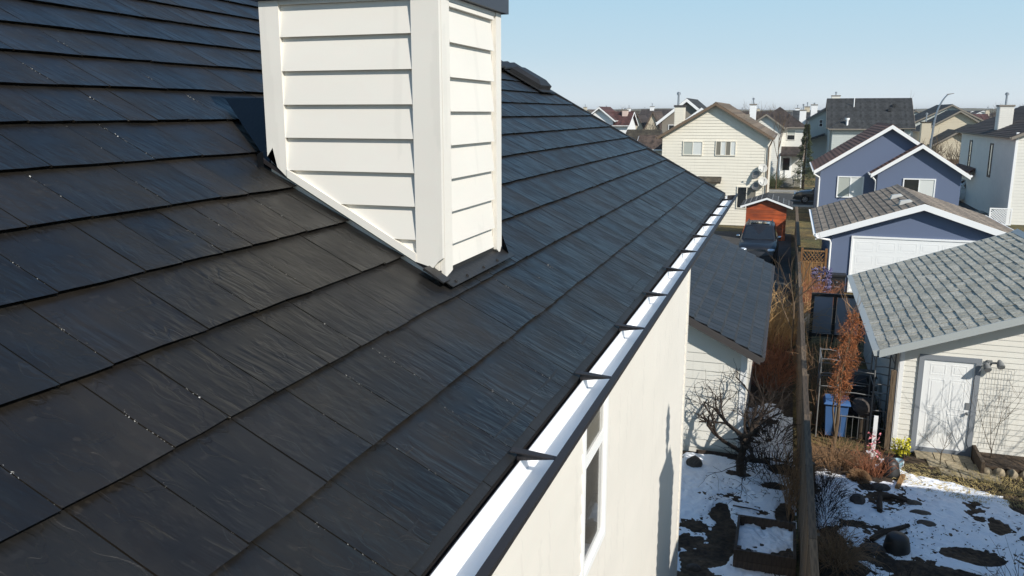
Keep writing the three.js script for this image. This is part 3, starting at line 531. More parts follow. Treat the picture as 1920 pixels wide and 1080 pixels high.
    part(fl, 'upstand', new MB().prism([[z0 + .02, sC], [z1 - .02, sC]].map(q => q).concat([]).length ? [[z1 - .02, ry(x1) + .0], [z0 + .01, ry(x1) + .0], [z0 + .01, ry(x1) + .03], [z1 - .02, ry(x1) + .03]] : [], q => V(x1 + .001, q[1], q[0]), q => V(x1 + .008, q[1], q[0])), M.flash);
    for (const z of [-3.36, -3.5, -3.72, -3.92]) part(fl, 'screw', new MB().geo(new THREE.SphereGeometry(.008, 8, 6), new THREE.Matrix4().makeTranslation(...roofPt(sC - .066, z, .015).toArray())), M.screw);
    part(ch, 'side_flashing', new MB().prism([[x0 - .06, ry(x0 - .06) + .002], [x1 + .03, ry(x1 + .03) + .002], [x1 + .03, ry(x1 + .03) + .022], [x0 - .06, ry(x0 - .06) + .022]], q => V(q[0], q[1], z0 + .0015), q => V(q[0], q[1], z0 + .018)), M.darkMetal);
    part(ch, 'corner_flashing', new MB().prism([[sC - .05, .018], [sC + .06, .018], [sC + .06, .03], [sC - .05, .024]], q => roofPt(q[0], z0 + .085, q[1]), q => roofPt(q[0], z0 + .01, q[1])), M.flash);
    part(ch, 'corner_flashing', new MB().tri(roofPt(sC - .06, z1 - .02, .012), roofPt(sC + .02, z1 - .09, .012), V(x1 + .02, ry(x1) + .09, z1 - .005)).tri(roofPt(sC - .06, z1 - .02, .016), roofPt(sC + .02, z1 - .09, .016), V(x1 + .024, ry(x1) + .09, z1 - .009)), M.flash);
    part(ch, 'corner_flashing', new MB().prism([[-.02, 0], [.09, .01], [.09, .075], [-.02, .06]], q => V(x0 - .03 + q[0] * .5, ry(x0) + q[1], z0 + .055 + q[0] * .3), q => V(x0 - .025 + q[0] * .5, ry(x0) + q[1], z0 + .06 + q[0] * .3)), M.flash);
    // cricket: a small saddle that throws water round the chase
    const xm = x0 - .52, zm = (z0 + z1) / 2, yk = ry(xm) + .03; const ck = new MB();
    const A = V(x0 - .002, yk, zm), Bp = V(xm, yk, zm), Cn = V(x0 - .002, ry(x0) + .02, z0 + .02), Df = V(x0 - .002, ry(x0) + .02, z1 - .02);
    ck.tri(A, Bp, Cn).tri(A, Bp, Df).tri(Bp, Cn, Df).tri(A, Cn, Df); part(H, 'cricket', ck, M.slateTrim);
  }
}
// ------------------------------------------------------------------ garages and houses behind
{ // our own garage with the dark slate roof
  const X0 = -6.1, X1 = -.55, Z0 = -17, Z1 = -27.3, eave = 2.3, m = .5, over = .27, rk = .24, r = (X0 + X1) / 2;
  const G = thing('garage', 'cream sided garage under a dark slate roof behind the snowy planter yard', 'garage', [r, 0, Z0]);
  const yr = eave + m * (X1 - r), gable = [[X0, 0], [X1, 0], [X1, eave], [r, yr], [X0, eave]];
  const wall = part(G, 'wall', new MB().prism(gable, q => V(q[0], q[1], Z1), q => V(q[0], q[1], Z0)), M.whiteSiding);
  const clipR = [[-3.2, .12], [X1 - .1, .12], [X1 - .1, eave + .05], [-3.2, eave + .05 + m * (X1 - .1 + 3.2) ]];
  for (const b of lapBoards((u, y, d) => V(u, y, Z0 + d), [[-3.2, .12], [X1 - .1, .12], [X1 - .1, eave + m * .1 - .01], [-3.2, eave + m * (X1 + 3.2) - .01]], .19, .014)) part(wall, 'siding_board', b, M.whiteSiding);
  part(wall, 'siding', joinMB(lapBoards((u, y, d) => V(u, y, Z0 + d), [[X0, .12], [-3.205, .12], [-3.205, eave + m * (X1 + 3.205) - .3], [X0, eave - .3]], .19, .014)), M.whiteSiding);
  part(G, 'corner_trim', new MB().box(X1 - .1, X1 + .02, 0, eave - .02, Z0 + .003, Z0 + .028).box(X1 + .003, X1 + .022, 0, eave - .02, Z0 - .1, Z0 + .002), M.white);
  const LNg = Math.hypot(1, m), xe = X1 + over, ye = eave - m * over + .13;
  const deck = slopeMB((c, y, a) => V(c, y, a), xe, ye, r, ye + m * (xe - r), Z1 - rk, Z0 + rk, 0, 0, .1);
  const roof = part(G, 'roof', joinMB([deck, slopeMB((c, y, a) => V(c, y, a), 2 * r - xe, ye, r, ye + m * (xe - r), Z1 - rk, Z0 + rk, .3, .012, .1)]), M.deck);
  layTiles(roof, { O: V(xe, ye, 0), U: V(0, 0, -1), S: V(-1 / LNg, m / LNg, 0), Nn: V(m / LNg, 1 / LNg, 0), rows: 10, expo: .307, uMin: () => -(Z0 + rk), uMax: () => -(Z1 - rk), widths: [.25, .3, .36, .42], th: .04, mats: M.slateBlue, seed: 23, keep: 290, name: 'roof_tile', gap: .02, cham: .06 });
  const bb = new MB(); for (const s of [1, -1]) bb.prism([[r, ye + m * (xe - r) - .004], [r + s * (xe - r + .01), ye - .004], [r + s * (xe - r + .01), ye - .16], [r, ye + m * (xe - r) - .16]], q => V(q[0], q[1], Z0 + rk + .002), q => V(q[0], q[1], Z0 + rk + .03));
  part(G, 'bargeboard', bb, M.darkTrim);
  part(G, 'soffit', new MB().prism([[r, ye + m * (xe - r) - .12], [xe, ye - .12], [xe, ye - .14], [r, ye + m * (xe - r) - .14]], q => V(q[0], q[1], Z0 + .005), q => V(q[0], q[1], Z0 + rk)), M.greyTrim);
  part(G, 'gutter', new MB().prism([[xe + .004, ye - .01], [xe + .1, ye - .005], [xe + .1, ye - .06], [xe + .06, ye - .11], [xe + .004, ye - .11]], q => V(q[0], q[1], Z1 - rk), q => V(q[0], q[1], Z0 + rk)), M.darkTrim);
}
{ // neighbour's white garage with grey green tiles
  const X0 = 2.52, X1 = 10.0, Z0 = -18.5, Z1 = -25.9, eave = 2.26, m = .365, over = .47, rk = .55, r = (X0 + X1) / 2;
  const G = thing('garage', 'white sided garage with grey tiled roof and grey framed side door', 'garage', [r, 0, Z0]);
  const yr = eave + m * (r - X0), gable = [[X0, 0], [X1, 0], [X1, eave], [r, yr], [X0, eave]];
  const wall = part(G, 'wall', new MB().prism(gable, q => V(q[0], q[1], Z1), q => V(q[0], q[1], Z0)), M.whiteSiding);
  const D0 = 2.88, D1 = 4.04, DH = 2.17, mp = (u, y, d) => V(u, y, Z0 + d), E = .118, topY = u => eave + m * (u - X0) - .012;
  const put = (poly) => { for (const b of lapBoards(mp, poly, E, .011, .003, (Math.min(...poly.map(q => q[1]))) % E)) part(wall, 'siding_board', b, M.whiteSiding); };
  put([[X0 + .085, .06], [D0, .06], [D0, DH], [X0 + .085, DH]]); put([[D1, .06], [r, .06], [r, DH], [D1, DH]]);
  put([[X0 + .085, DH], [r, DH], [r, yr - .02], [X0 + .085, topY(X0 + .085)]]);
  part(G, 'corner_trim', new MB().box(X0 - .012, X0 + .083, 0, eave, Z0 + .002, Z0 + .02).box(X0 - .02, X0 - .002, 0, eave - .02, Z0 - .1, Z0 + .02), M.white);
  // side wall has dark lap siding lines too
  part(wall, 'siding', joinMB(lapBoards((u, y, d) => V(X0 - d, y, u), [[Z1, .06], [Z0 - .105, .06], [Z0 - .105, eave - .05], [Z1, eave - .05]], E, .011)), M.whiteSiding);
  // door: grey casing, recessed six panel slab, dark hardware
  const cas = part(G, 'door_casing', joinMB([frameMB(mp, D0, D1, .03, DH, .1, .004, .045), new MB().box(D0, D1, 0, .03, Z0 + .004, Z0 + .09)]), M.greyDoor);
  const dm = new MB().box(D0 + .105, D1 - .105, .04, DH - .105, Z0 + .004, Z0 + .016);
  const door = part(G, 'door', dm, M.doorWhite);
  const dw = D1 - D0 - .21, px = [D0 + .105 + dw * .13, D0 + .105 + dw * .55], pw = dw * .31;
  for (const x of px) for (const [a, b] of [[.22, .92], [1.02, 1.66], [1.75, 1.98]]) part(door, 'panel', joinMB([frameMB(mp, x, x + pw, a, b, .02, .0165, .020), new MB().box(x + .05, x + pw - .05, a + .05, b - .05, Z0 + .0165, Z0 + .020)]), M.doorWhite);
  part(door, 'lock_plate', new MB().box(D1 - .2, D1 - .125, 1.06, 1.2, Z0 + .017, Z0 + .035), M.lampGrey);
  part(door, 'handle', new MB().geo(new THREE.SphereGeometry(.035, 12, 8), new THREE.Matrix4().makeTranslation(D1 - .165, .98, Z0 + .07)).tube([V(D1 - .165, .98, Z0 + .016), V(D1 - .165, .98, Z0 + .06)], .014, 8), M.lampGrey);
  // twin floodlight
  const fl = part(G, 'floodlight', new MB().box(4.13, 4.22, 2.07, 2.16, Z0 + .02, Z0 + .07).tube([V(4.17, 2.11, Z0 + .07), V(4.12, 2.08, Z0 + .16)], .02, 6).tube([V(4.18, 2.11, Z0 + .07), V(4.3, 2.14, Z0 + .16)], .02, 6), M.lampGrey);
  for (const [x, y] of [[4.1, 2.06], [4.33, 2.14]]) part(fl, 'lamp_head', new MB().tube([V(x, y + .05, Z0 + .12), V(x, y + .02, Z0 + .16), V(x + .01, y - .03, Z0 + .24), V(x + .015, y - .05, Z0 + .27)], [.03, .055, .075, .07], 10), M.lampGrey);
  const LNg = Math.hypot(1, m), xe = X0 - over, ye = eave - m * over + .23, Pz = (c, y, a) => V(c, y, a), yR = ye + m * (r - xe);
  const roof = part(G, 'roof', joinMB([slopeMB(Pz, xe, ye, r, yR, Z1 - rk, Z0 + rk, 0, 0, .08), slopeMB(Pz, 2 * r - xe, ye, r, yR, Z1 - rk, Z0 + rk, .2, .012, .08)]), M.greyRoof[1]);
  layTiles(roof, { O: V(xe, ye, Z1 - rk), U: V(0, 0, 1), S: V(1 / LNg, m / LNg, 0), Nn: V(-m / LNg, 1 / LNg, 0), rows: 21, expo: .21, uMin: () => 0, uMax: () => Z0 - Z1 + 2 * rk, widths: [.2, .25, .3], th: .018, mats: M.greyRoof, seed: 37, keep: 300, name: 'roof_tile', gap: .02, under: .008, uneven: .012 });
  for (const z of [Z0 + rk, Z1 - rk - .03]) { const bb = new MB(); for (const s of [1, -1]) bb.prism([[r, yR + .012], [r - s * (r - xe + .01), ye + .012], [r - s * (r - xe + .01), ye - .15], [r, yR - .15]], q => V(q[0], q[1], z + .002), q => V(q[0], q[1], z + .03)); part(G, 'bargeboard', bb, M.greyRoofTrim); }
  part(G, 'eaves_edge', new MB().prism([[xe - .14, ye - .02], [xe - .002, ye + .02], [xe - .002, ye - .13], [xe - .10, ye - .13]], q => V(q[0], q[1], Z1 - rk), q => V(q[0], q[1], Z0 + rk)), M.greyRoofTrim);
  part(G, 'soffit', new MB().prism([[r, yR - .1], [xe, ye - .1], [xe, ye - .115], [r, yR - .115]], q => V(q[0], q[1], Z0 + .002), q => V(q[0], q[1], Z0 + rk)), M.greyTrim);
  part(G, 'ridge_cap', new MB().prism([[-.15, -.15 * m], [0, .04], [.15, -.15 * m]], q => V(r + q[0], yR + .02 + q[1], Z1 - rk), q => V(r + q[0], yR + .02 + q[1], Z0 + rk)), M.greyRoofTrim);
}
{ // blue garage
  const h = gableHouse({ name: 'garage', category: 'garage', label: 'blue stucco garage with wide white overhead door and taupe shingles', X0: 1.85, X1: 8.3, Z0: -35.3, Z1: -43.6, eave: 2.44, slope: .34, over: .6, rake: .28, wall: M.blue, roof: M.taupe, lap: 0, expo: .27, barge: .26, thick: .17 });
  const mp = (u, y, d) => V(u, y, -35.3 + d);
  part(h.g, 'door_frame', joinMB([frameMB(mp, 2.6, 7.5, .02, 2.32, .07, .004, .06)]), M.white);
  const dr = part(h.g, 'overhead_door', new MB().box(2.67, 7.43, .03, 2.25, -35.296, -35.27), M.doorWhite);
  for (let r = 0; r < 4; r++) for (let c = 0; c < 6; c++) { const x = 2.78 + c * .78, y = .1 + r * .54; part(dr, 'panel', joinMB([frameMB(mp, x, x + .66, y, y + .38, .025, .0305, .0345), new MB().box(x + .08, x + .58, y + .08, y + .3, -35.2695, -35.2655)]), M.doorWhite); }
  part(h.g, 'downspout', new MB().tube([V(1.22, 2.3, -34.95), V(1.3, 2.22, -35.0), V(1.78, 2.12, -35.18), V(1.83, 2.0, -35.2), V(1.83, .1, -35.2), V(1.75, .05, -35.0)], .045, 6), M.white);
  for (const [x, z] of [[4.55, -39.2], [4.6, -36.6]]) part(h.roofMesh, 'roof_vent', new MB().hexa([V(x - .25, h.roofY(x - .25) + .01, z - .22), V(x + .25, h.roofY(x + .25) + .01, z - .22), V(x + .25, h.roofY(x + .25) + .01, z + .22), V(x - .25, h.roofY(x - .25) + .01, z + .22), V(x - .2, h.roofY(x) + .1, z - .16), V(x + .16, h.roofY(x) + .16, z - .16), V(x + .16, h.roofY(x) + .16, z + .16), V(x - .2, h.roofY(x) + .1, z + .16)]), M.dish);
}
{ // blue house: a wide gable with a second gable standing forward of it
  const h = gableHouse({ label: 'blue stucco house with two white edged gables and brown roof', X0: 2.05, X1: 10.1, Z0: -58, Z1: -67, eave: 3.55, slope: .66, over: .4, rake: .35, rc: 6.08, wall: M.blue, roof: M.brownShingle, lap: 0, expo: .26, barge: .26, thick: .18 });
  gableHouse({ root: h.g, X0: 5.42, X1: 10.15, Z0: -57, Z1: -60, eave: 3.5, slope: .66, over: .42, rake: .35, wall: M.blue, roof: M.brownShingle, roofName: 'front_roof', lap: 0, expo: .26, barge: .26, thick: .18 });
  addWindow(h.g, (u, y, d) => V(u, y, -58 + d), 3.12, 4.72, 1.72, 3.1, { glass: [M.blind, M.blindWhite], w: .07 });
  addWindow(h.g, (u, y, d) => V(u, y, -57 + d), 6.9, 8.75, 1.75, 3.12, { glass: [M.glass, M.blindWhite], w: .07 });
  part(h.g, 'downspout', new MB().tube([V(1.68, 3.2, -57.7), V(2.0, 3.0, -57.9), V(2.02, 2.9, -57.92), V(2.02, .1, -57.92)], .05, 6), M.white);
  part(h.g, 'downspout', new MB().tube([V(5.05, 3.2, -57), V(5.3, 2.95, -57.1), V(5.34, 2.8, -57.1), V(5.34, .1, -57.1)], .05, 6), M.white);
}
{ // pale yellow house
  const h = gableHouse({ label: 'pale yellow two storey house with a broad gable and tan roof', X0: -7.86, X1: -1.28, Z0: -55, Z1: -67, eave: 5.62, slope: .6, over: .3, rake: .36, wall: M.butter, roof: M.tanShingle, trim: M.brownTrim, lap: .19, lapOut: .02, sides: ['near', 'right'], barge: .18, thick: .16 });
  const mp = (u, y, d) => V(u, y, -55 + d);
  addWindow(h.g, mp, -6.53, -5.28, 4.43, 5.33, { glass: [M.blind, M.blindWhite], frame: M.butter, w: .05, d0: .03, d1: .07 });
  addWindow(h.g, mp, -4.47, -3.2, 4.43, 5.37, { glass: [M.blindGrey, M.blindWhite], frame: M.butter, panes: 4, w: .05, d0: .03, d1: .07 });
  addWindow(h.g, mp, -3.0, -1.78, 1.1, 2.52, { glass: [M.glass, M.blindGrey], frame: M.butter, w: .06, d0: .03, d1: .07 });
  part(h.g, 'corner_trim', new MB().box(-1.4, -1.255, 0, 5.6, -54.98, -54.96), M.butter);
  part(h.g, 'downspout', new MB().tube([V(-1.0, 5.5, -54.6), V(-1.1, 5.2, -54.8), V(-1.2, 5.0, -54.9), V(-1.2, .1, -54.9)], .045, 6), M.brownTrim);
  part(h.g, 'awning', new MB().hexa([V(-5.5, 2.9, -54.98), V(-4.0, 2.9, -54.98), V(-4.0, 2.72, -54.2), V(-5.5, 2.72, -54.2), V(-5.5, 3.1, -54.98), V(-4.0, 3.1, -54.98), V(-4.0, 2.82, -54.2), V(-5.5, 2.82, -54.2)]), M.oliveShingle);
  boxChimney(h.g, -7.45, -6.8, -57.2, -57.9, 5.5, 7.5, M.butter, { flue: .95, fx: .3, cap: M.darkTrim });
  part(h.g, 'roof_vent', new MB().box(-3.0, -2.7, h.roofY(-2.85) - .05, h.roofY(-2.85) + .3, -60.3, -60), M.greyTrim);
  // four satellite dishes on the near corner
  [[-1.5, 3.7, .3, .95], [-1.87, 3.26, -.5, .9], [-1.45, 2.87, .35, 1.0], [-1.86, 2.55, -.45, .8]].forEach(([x, y, turn, k], i) => {
    const d = thing('satellite_dish', ['upper grey satellite dish at the corner of the yellow house', 'dark turned satellite dish left of the upper one', 'large lower satellite dish near the corner trim', 'lowest small satellite dish above the ground floor window'][i], 'satellite dish', [x, y, -54.9], 'satellite dishes on the yellow house');
    const pts = []; for (let q = 0; q <= 8; q++) pts.push(new THREE.Vector2(.3 * k * q / 8, .07 * k * (q / 8) ** 2)); for (let q = 8; q >= 0; q--) pts.push(new THREE.Vector2(.3 * k * q / 8, .07 * k * (q / 8) ** 2 - .02));
    const m4 = new THREE.Matrix4().makeTranslation(x, y, -54.74).multiply(new THREE.Matrix4().makeRotationY(turn)).multiply(new THREE.Matrix4().makeRotationX(1.15));
    part(d, 'reflector', new MB().geo(new THREE.LatheGeometry(pts, 24), m4), i % 2 ? M.greyPlastic : M.dish);
    part(d, 'mount', new MB().tube([V(x, y - .12, -54.98), V(x, y - .1, -54.86), V(x, y, -54.77)], .025, 6), M.greyPlastic);
    const fw = V(0, 1, 0).applyMatrix4(m4).sub(V().setFromMatrixPosition(m4)); const low = V(0, 0, .28 * k).applyMatrix4(m4), tip = V(x, y, -54.74).addScaledVector(fw, .38);
    part(d, 'feed_arm', new MB().tube([low, tip], .014, 5).tube([tip, tip.clone().addScaledVector(fw, -.08)], .035, 6), M.greyPlastic);
  });
}
{ // orange garden shed
  const h = gableHouse({ name: 'garden_shed', category: 'shed', label: 'small orange stained shed with a low grey shingle gable roof', X0: -2.1, X1: .1, Z0: -49, Z1: -51.6, eave: 1.95, slope: .36, over: .3, rake: .22, wall: M.orange[0], roof: M.charShingle, lap: 0, expo: .32, barge: .12, thick: .1, gutters: false });
  const gb = [[-2.1, .06], [.1, .06], [.1, 1.95], [-1, 2.34], [-2.1, 1.95]];
  lapBoards((u, y, d) => V(u, y, -49 + d), gb, .235, .012).forEach((b, i) => part(h.wallMesh, 'cladding_board', b, M.orange[i % 2]));
  for (let i = -4; i <= 4; i++) if (i) { const s = Math.sign(i), c = -1 + i * .3; const y = c2 => h.roofY(c2) + .014; part(h.roofMesh, 'batten', new MB().bar(V(c, y(c), -48.8), V(c, y(c), -51.8), .05, .02), M.greyPlastic); }
}
// ------------------------------------------------------------------ houses along the street and beyond
{ // white house with porch, right of the yellow one
  const h = gableHouse({ label: 'white two storey house with dark roof and covered porch door', X0: -3.6, X1: 1.3, Z0: -88, Z1: -98, eave: 5.8, slope: .72, hip: true, over: .3, rake: .4, wall: M.whiteSiding, roof: M.dkBrownShingle, trim: M.greyTrim, lap: .2 });
  gableHouse({ root: h.g, X0: -3.9, X1: -.75, Z0: -86.8, Z1: -92, eave: 5.75, slope: .72, over: .35, rake: .35, wall: M.whiteSiding, roof: M.dkBrownShingle, roofName: 'front_roof', trim: M.greyTrim, lap: .2, sides: ['near', 'right'] });
  addWindow(h.g, (u, y, d) => V(u, y, -88 + d), -.3, .5, 4.45, 5.5, { panes: 2, vertical: false, glass: [M.glass, M.blind], frame: M.whiteSiding });
  part(h.g, 'porch_roof', new MB().hexa([V(-.8, 2.95, -88.0), V(1.4, 2.95, -88.0), V(1.4, 2.95, -86.6), V(-.8, 2.95, -86.6), V(-.8, 3.85, -88.0), V(1.4, 3.85, -88.0), V(1.4, 3.15, -86.6), V(-.8, 3.15, -86.6)]), M.dkBrownShingle);
  const d = part(h.g, 'door', new MB().box(-.7, .35, .72, 2.86, -87.99, -87.93), M.white); part(d, 'pane', new MB().box(-.5, .15, 1.5, 2.7, -87.928, -87.915), M.glass);
  part(h.g, 'porch_floor', new MB().box(-.8, 1.4, 0, .68, -88, -86.6), M.concrete);
  for (let i = 0; i < 3; i++) part(h.g, 'step', new MB().box(-.6, .7, 0, .56 - i * .17, -86.59 + i * .29, -86.31 + i * .29), M.concrete);
  const rl = new MB(); for (const x of [-.75, 1.3]) { rl.bar(V(x, 1.6, -88), V(x, 1.6, -86.6), .06, .06).bar(V(x, 1.6, -86.6), V(x, .9, -85.6), .06, .06).box(x - .05, x + .05, .68, 2.95, -86.72, -86.62).box(x - .05, x + .05, 0, 1.0, -85.65, -85.55); for (let i = 0; i < 6; i++) rl.box(x - .02, x + .02, .7, 1.6, -87.8 + i * .2, -87.76 + i * .2); } part(h.g, 'railing', rl, M.white);
  boxChimney(h.g, -4.1, -3.45, -90, -90.7, 5, 7.9, M.white, { flue: .7 });
}
{ // big dark roofed house
  const h = gableHouse({ label: 'house with a tall charcoal roof slope rising above the blue house', X0: 4.4, X1: 13.0, Z0: -105, Z1: -115, eave: 5.55, slope: .62, axis: 'x', over: .45, rake: .4, wall: M.paleGrey, roof: M.charShingle, trim: M.greyTrim, lap: .2, expo: .25 });
  gableHouse({ root: h.g, X0: 4.6, X1: 8.4, Z0: -103, Z1: -108.5, eave: 5.5, slope: .75, hip: true, over: .4, rake: .3, wall: M.paleGrey, roof: M.charShingle, roofName: 'front_roof', trim: M.greyTrim, lap: .2 });
  boxChimney(h.g, 4.5, 5.5, -110, -110.8, 7.4, 9.1, M.whiteSiding, { flue: .5 });
  part(h.g, 'vent_pipe', new MB().tube([V(7.0, 7.6, -108.4), V(7.0, 8.9, -108.4)], .06, 8), M.white);
  for (const [x, z] of [[10.7, -107.6], [11.2, -108.4]]) part(h.g, 'roof_vent', new MB().box(x, x + .35, 5.7 + (-105 - z) * .62, 6.05 + (-105 - z) * .62, z - .2, z + .2), M.blackPlastic);
  addWindow(h.g, (u, y, d) => V(u, y, -105 + d), 9.8, 10.8, 4.2, 5.4, {}); addWindow(h.g, (u, y, d) => V(u, y, -105 + d), 11.6, 12.4, 4.4, 5.4, { panes: 1 });
  part(h.g, 'vent_stack', new MB().tube([V(6.1, 5.6, -103.2), V(6.1, 6.3, -103.2), V(6.1, 6.35, -103.2), V(6.1, 6.55, -103.2)], [.12, .12, .22, .24], 10), M.white);
}
{ // pale grey green house between
  const h = gableHouse({ label: 'pale grey green house side with a small two pane window', X0: 2.2, X1: 6.8, Z0: -112, Z1: -122, eave: 6.35, slope: .62, over: .3, rake: .3, wall: M.paleGrey, roof: M.charShingle, trim: M.greyTrim, lap: .2 });
  addWindow(h.g, (u, y, d) => V(u, y, -112 + d), 3.35, 3.8, 5.4, 6.3, { panes: 2, vertical: false });
  part(h.g, 'lean_to_roof', new MB().hexa([V(1.2, 3.4, -112), V(4.1, 4.4, -112), V(4.1, 4.4, -110.6), V(1.2, 3.4, -110.6), V(1.2, 3.6, -112), V(4.1, 4.65, -112), V(4.1, 4.65, -110.6), V(1.2, 3.6, -110.6)]), M.charShingle);
  boxChimney(h.g, 1.0, 1.8, -114, -114.8, 5.6, 7.4, M.white, { flue: .8 }); boxChimney(h.g, 2.4, 3.2, -118, -118.8, 6, 8.1, M.white, { flue: .3 });
}
{ // beige houses on the right
  const a = gableHouse({ label: 'low beige house front with double gables behind a bare shrub', X0: 14.3, X1: 18.4, Z0: -95, Z1: -101, eave: 3.85, slope: .62, over: .4, rake: .4, wall: M.beige, roof: M.oliveShingle, trim: M.greyTrim, lap: .2, rc: 16.2 });
  part(a.g, 'overhead_door', new MB().box(15.1, 17.5, .05, 2.5, -94.99, -94.95), M.brownTrim);
  gableHouse({ root: a.g, X0: 15.5, X1: 20.5, Z0: -96.5, Z1: -101, eave: 4.5, slope: .5, over: .4, rake: .4, wall: M.beige, roof: M.oliveShingle, roofName: 'rear_roof', trim: M.greyTrim, lap: .2 });
  boxChimney(a.g, 13.0, 13.9, -97, -98, 0, 6.1, M.beige, { flue: 1.0, cap: M.oliveShingle });
  const b = gableHouse({ label: 'beige gabled house with charcoal roof behind the street lamp', X0: 15.0, X1: 22.3, Z0: -110, Z1: -119, eave: 5.05, slope: .6, over: .4, rake: .4, wall: M.beige, roof: M.charShingle, trim: M.greyTrim, lap: .2 });
  const c = gableHouse({ label: 'taller grey roofed house behind the beige gables', X0: 15.4, X1: 23.6, Z0: -121, Z1: -133, eave: 5.9, slope: .52, over: .4, rake: .4, wall: M.paleGrey, roof: M.charShingle, trim: M.greyTrim, lap: .2 });
}
{ // white house at the right edge, its side wall in shade
  const X0 = 13.75, Z0 = -61, Z1 = -79;
  const h = gableHouse({ label: 'tall white house at the right edge with dark roof and slender side windows', X0, X1: 22, Z0, Z1, eave: 5.62, slope: .45, over: .35, rake: .35, wall: M.whiteSiding, roof: M.dkBrownShingle, trim: M.greyTrim, lap: .2, sides: ['near', 'left'], expo: .25 });
  for (const z of [-67.5, -74.8]) addWindow(h.g, (u, y, d) => V(X0 - d, y, u), z - .45, z + .45, 2.6, 5.0, { panes: 1, frame: M.blackPlastic, w: .12 });
  part(h.g, 'corner_trim', new MB().box(X0 - .03, X0 + .12, 0, 5.9, Z0 + .02, Z0 + .04).box(X0 - .035, X0 - .018, 0, 5.9, Z0 - .12, Z0 + .02), M.white);
  boxChimney(h.g, 14.05, 14.95, -68, -69, 5.3, 7.55, M.whiteSiding, { flue: .95, fx: .5, cap: M.greyTrim });
  part(h.g, 'side_eave', new MB().hexa([V(12.9, 2.4, -72), V(13.7, 2.75, -72), V(13.7, 2.75, -79), V(12.9, 2.4, -79), V(12.9, 2.5, -72), V(13.7, 2.95, -72), V(13.7, 2.95, -79), V(12.9, 2.5, -79)]), M.brownShingle);
}
{ // houses left of the yellow one
  const a = gableHouse({ label: 'white house with red brown roof and rosy chimney beyond the slates', X0: -23.6, X1: -20.3, Z0: -100, Z1: -106, eave: 6.35, slope: .8, over: .35, rake: .4, wall: M.white, roof: M.redShingle, lap: 0, expo: .25 });
  gableHouse({ root: a.g, X0: -21.5, X1: -18.6, Z0: -100.2, Z1: -106, eave: 5.65, slope: .5, axis: 'x', over: .3, rake: .3, wall: M.white, roof: M.redShingle, roofName: 'side_roof', lap: 0 });
  boxChimney(a.g, -19.6, -18.95, -102, -102.7, 6, 7.4, M.pink, { flue: .3 });
  const b = gableHouse({ label: 'white edged double gable house rising behind the yellow chimney', X0: -13.0, X1: -7.9, Z0: -90, Z1: -100, eave: 6.4, slope: .8, over: .5, rake: .4, wall: M.greyTrim, roof: M.charShingle, lap: 0, barge: .35 });
  gableHouse({ root: b.g, X0: -10.4, X1: -7.2, Z0: -89, Z1: -93, eave: 6.3, slope: .75, over: .4, rake: .3, wall: M.brownTrim, roof: M.charShingle, roofName: 'front_roof', lap: 0, barge: .3 });
  addWindow(b.g, (u, y, d) => V(u, y, -90 + d), -12.3, -11.2, 4.4, 5.9, { panes: 1 });
  gableHouse({ name: 'garage', category: 'garage', label: 'low white garage with olive brown roof beside the yellow house', X0: -12.9, X1: -10.6, Z0: -70, Z1: -72.6, eave: 4.95, slope: .45, axis: 'x', over: .3, rake: .3, wall: M.white, roof: M.oliveShingle, trim: M.darkTrim, lap: 0 });
  gableHouse({ label: 'brown roofed wing tucked against the yellow house wall', X0: -10.6, X1: -8.3, Z0: -63, Z1: -66, eave: 4.5, slope: .5, axis: 'x', over: .4, rake: .4, wall: M.whiteSiding, roof: M.brownShingle2, lap: .2 });
  // a far row of steep brown gables
  for (let i = 0; i < 5; i++) gableHouse({ label: ['first', 'second', 'third', 'fourth', 'fifth'][i] + ' steep brown gable from the white house in the far row', group: 'far row of steep brown gables', X0: -31.2 + i * 3.1, X1: -28.4 + i * 3.1, Z0: -152 - (i % 2) * 2, Z1: -162, eave: 3.6 + (i % 3) * .4, slope: 2.0, over: .3, rake: .3, wall: M.beige, roof: i % 2 ? M.dkBrownShingle : M.brownShingle2, trim: M.brownTrim, lap: 0, expo: 0, gutters: false });
}
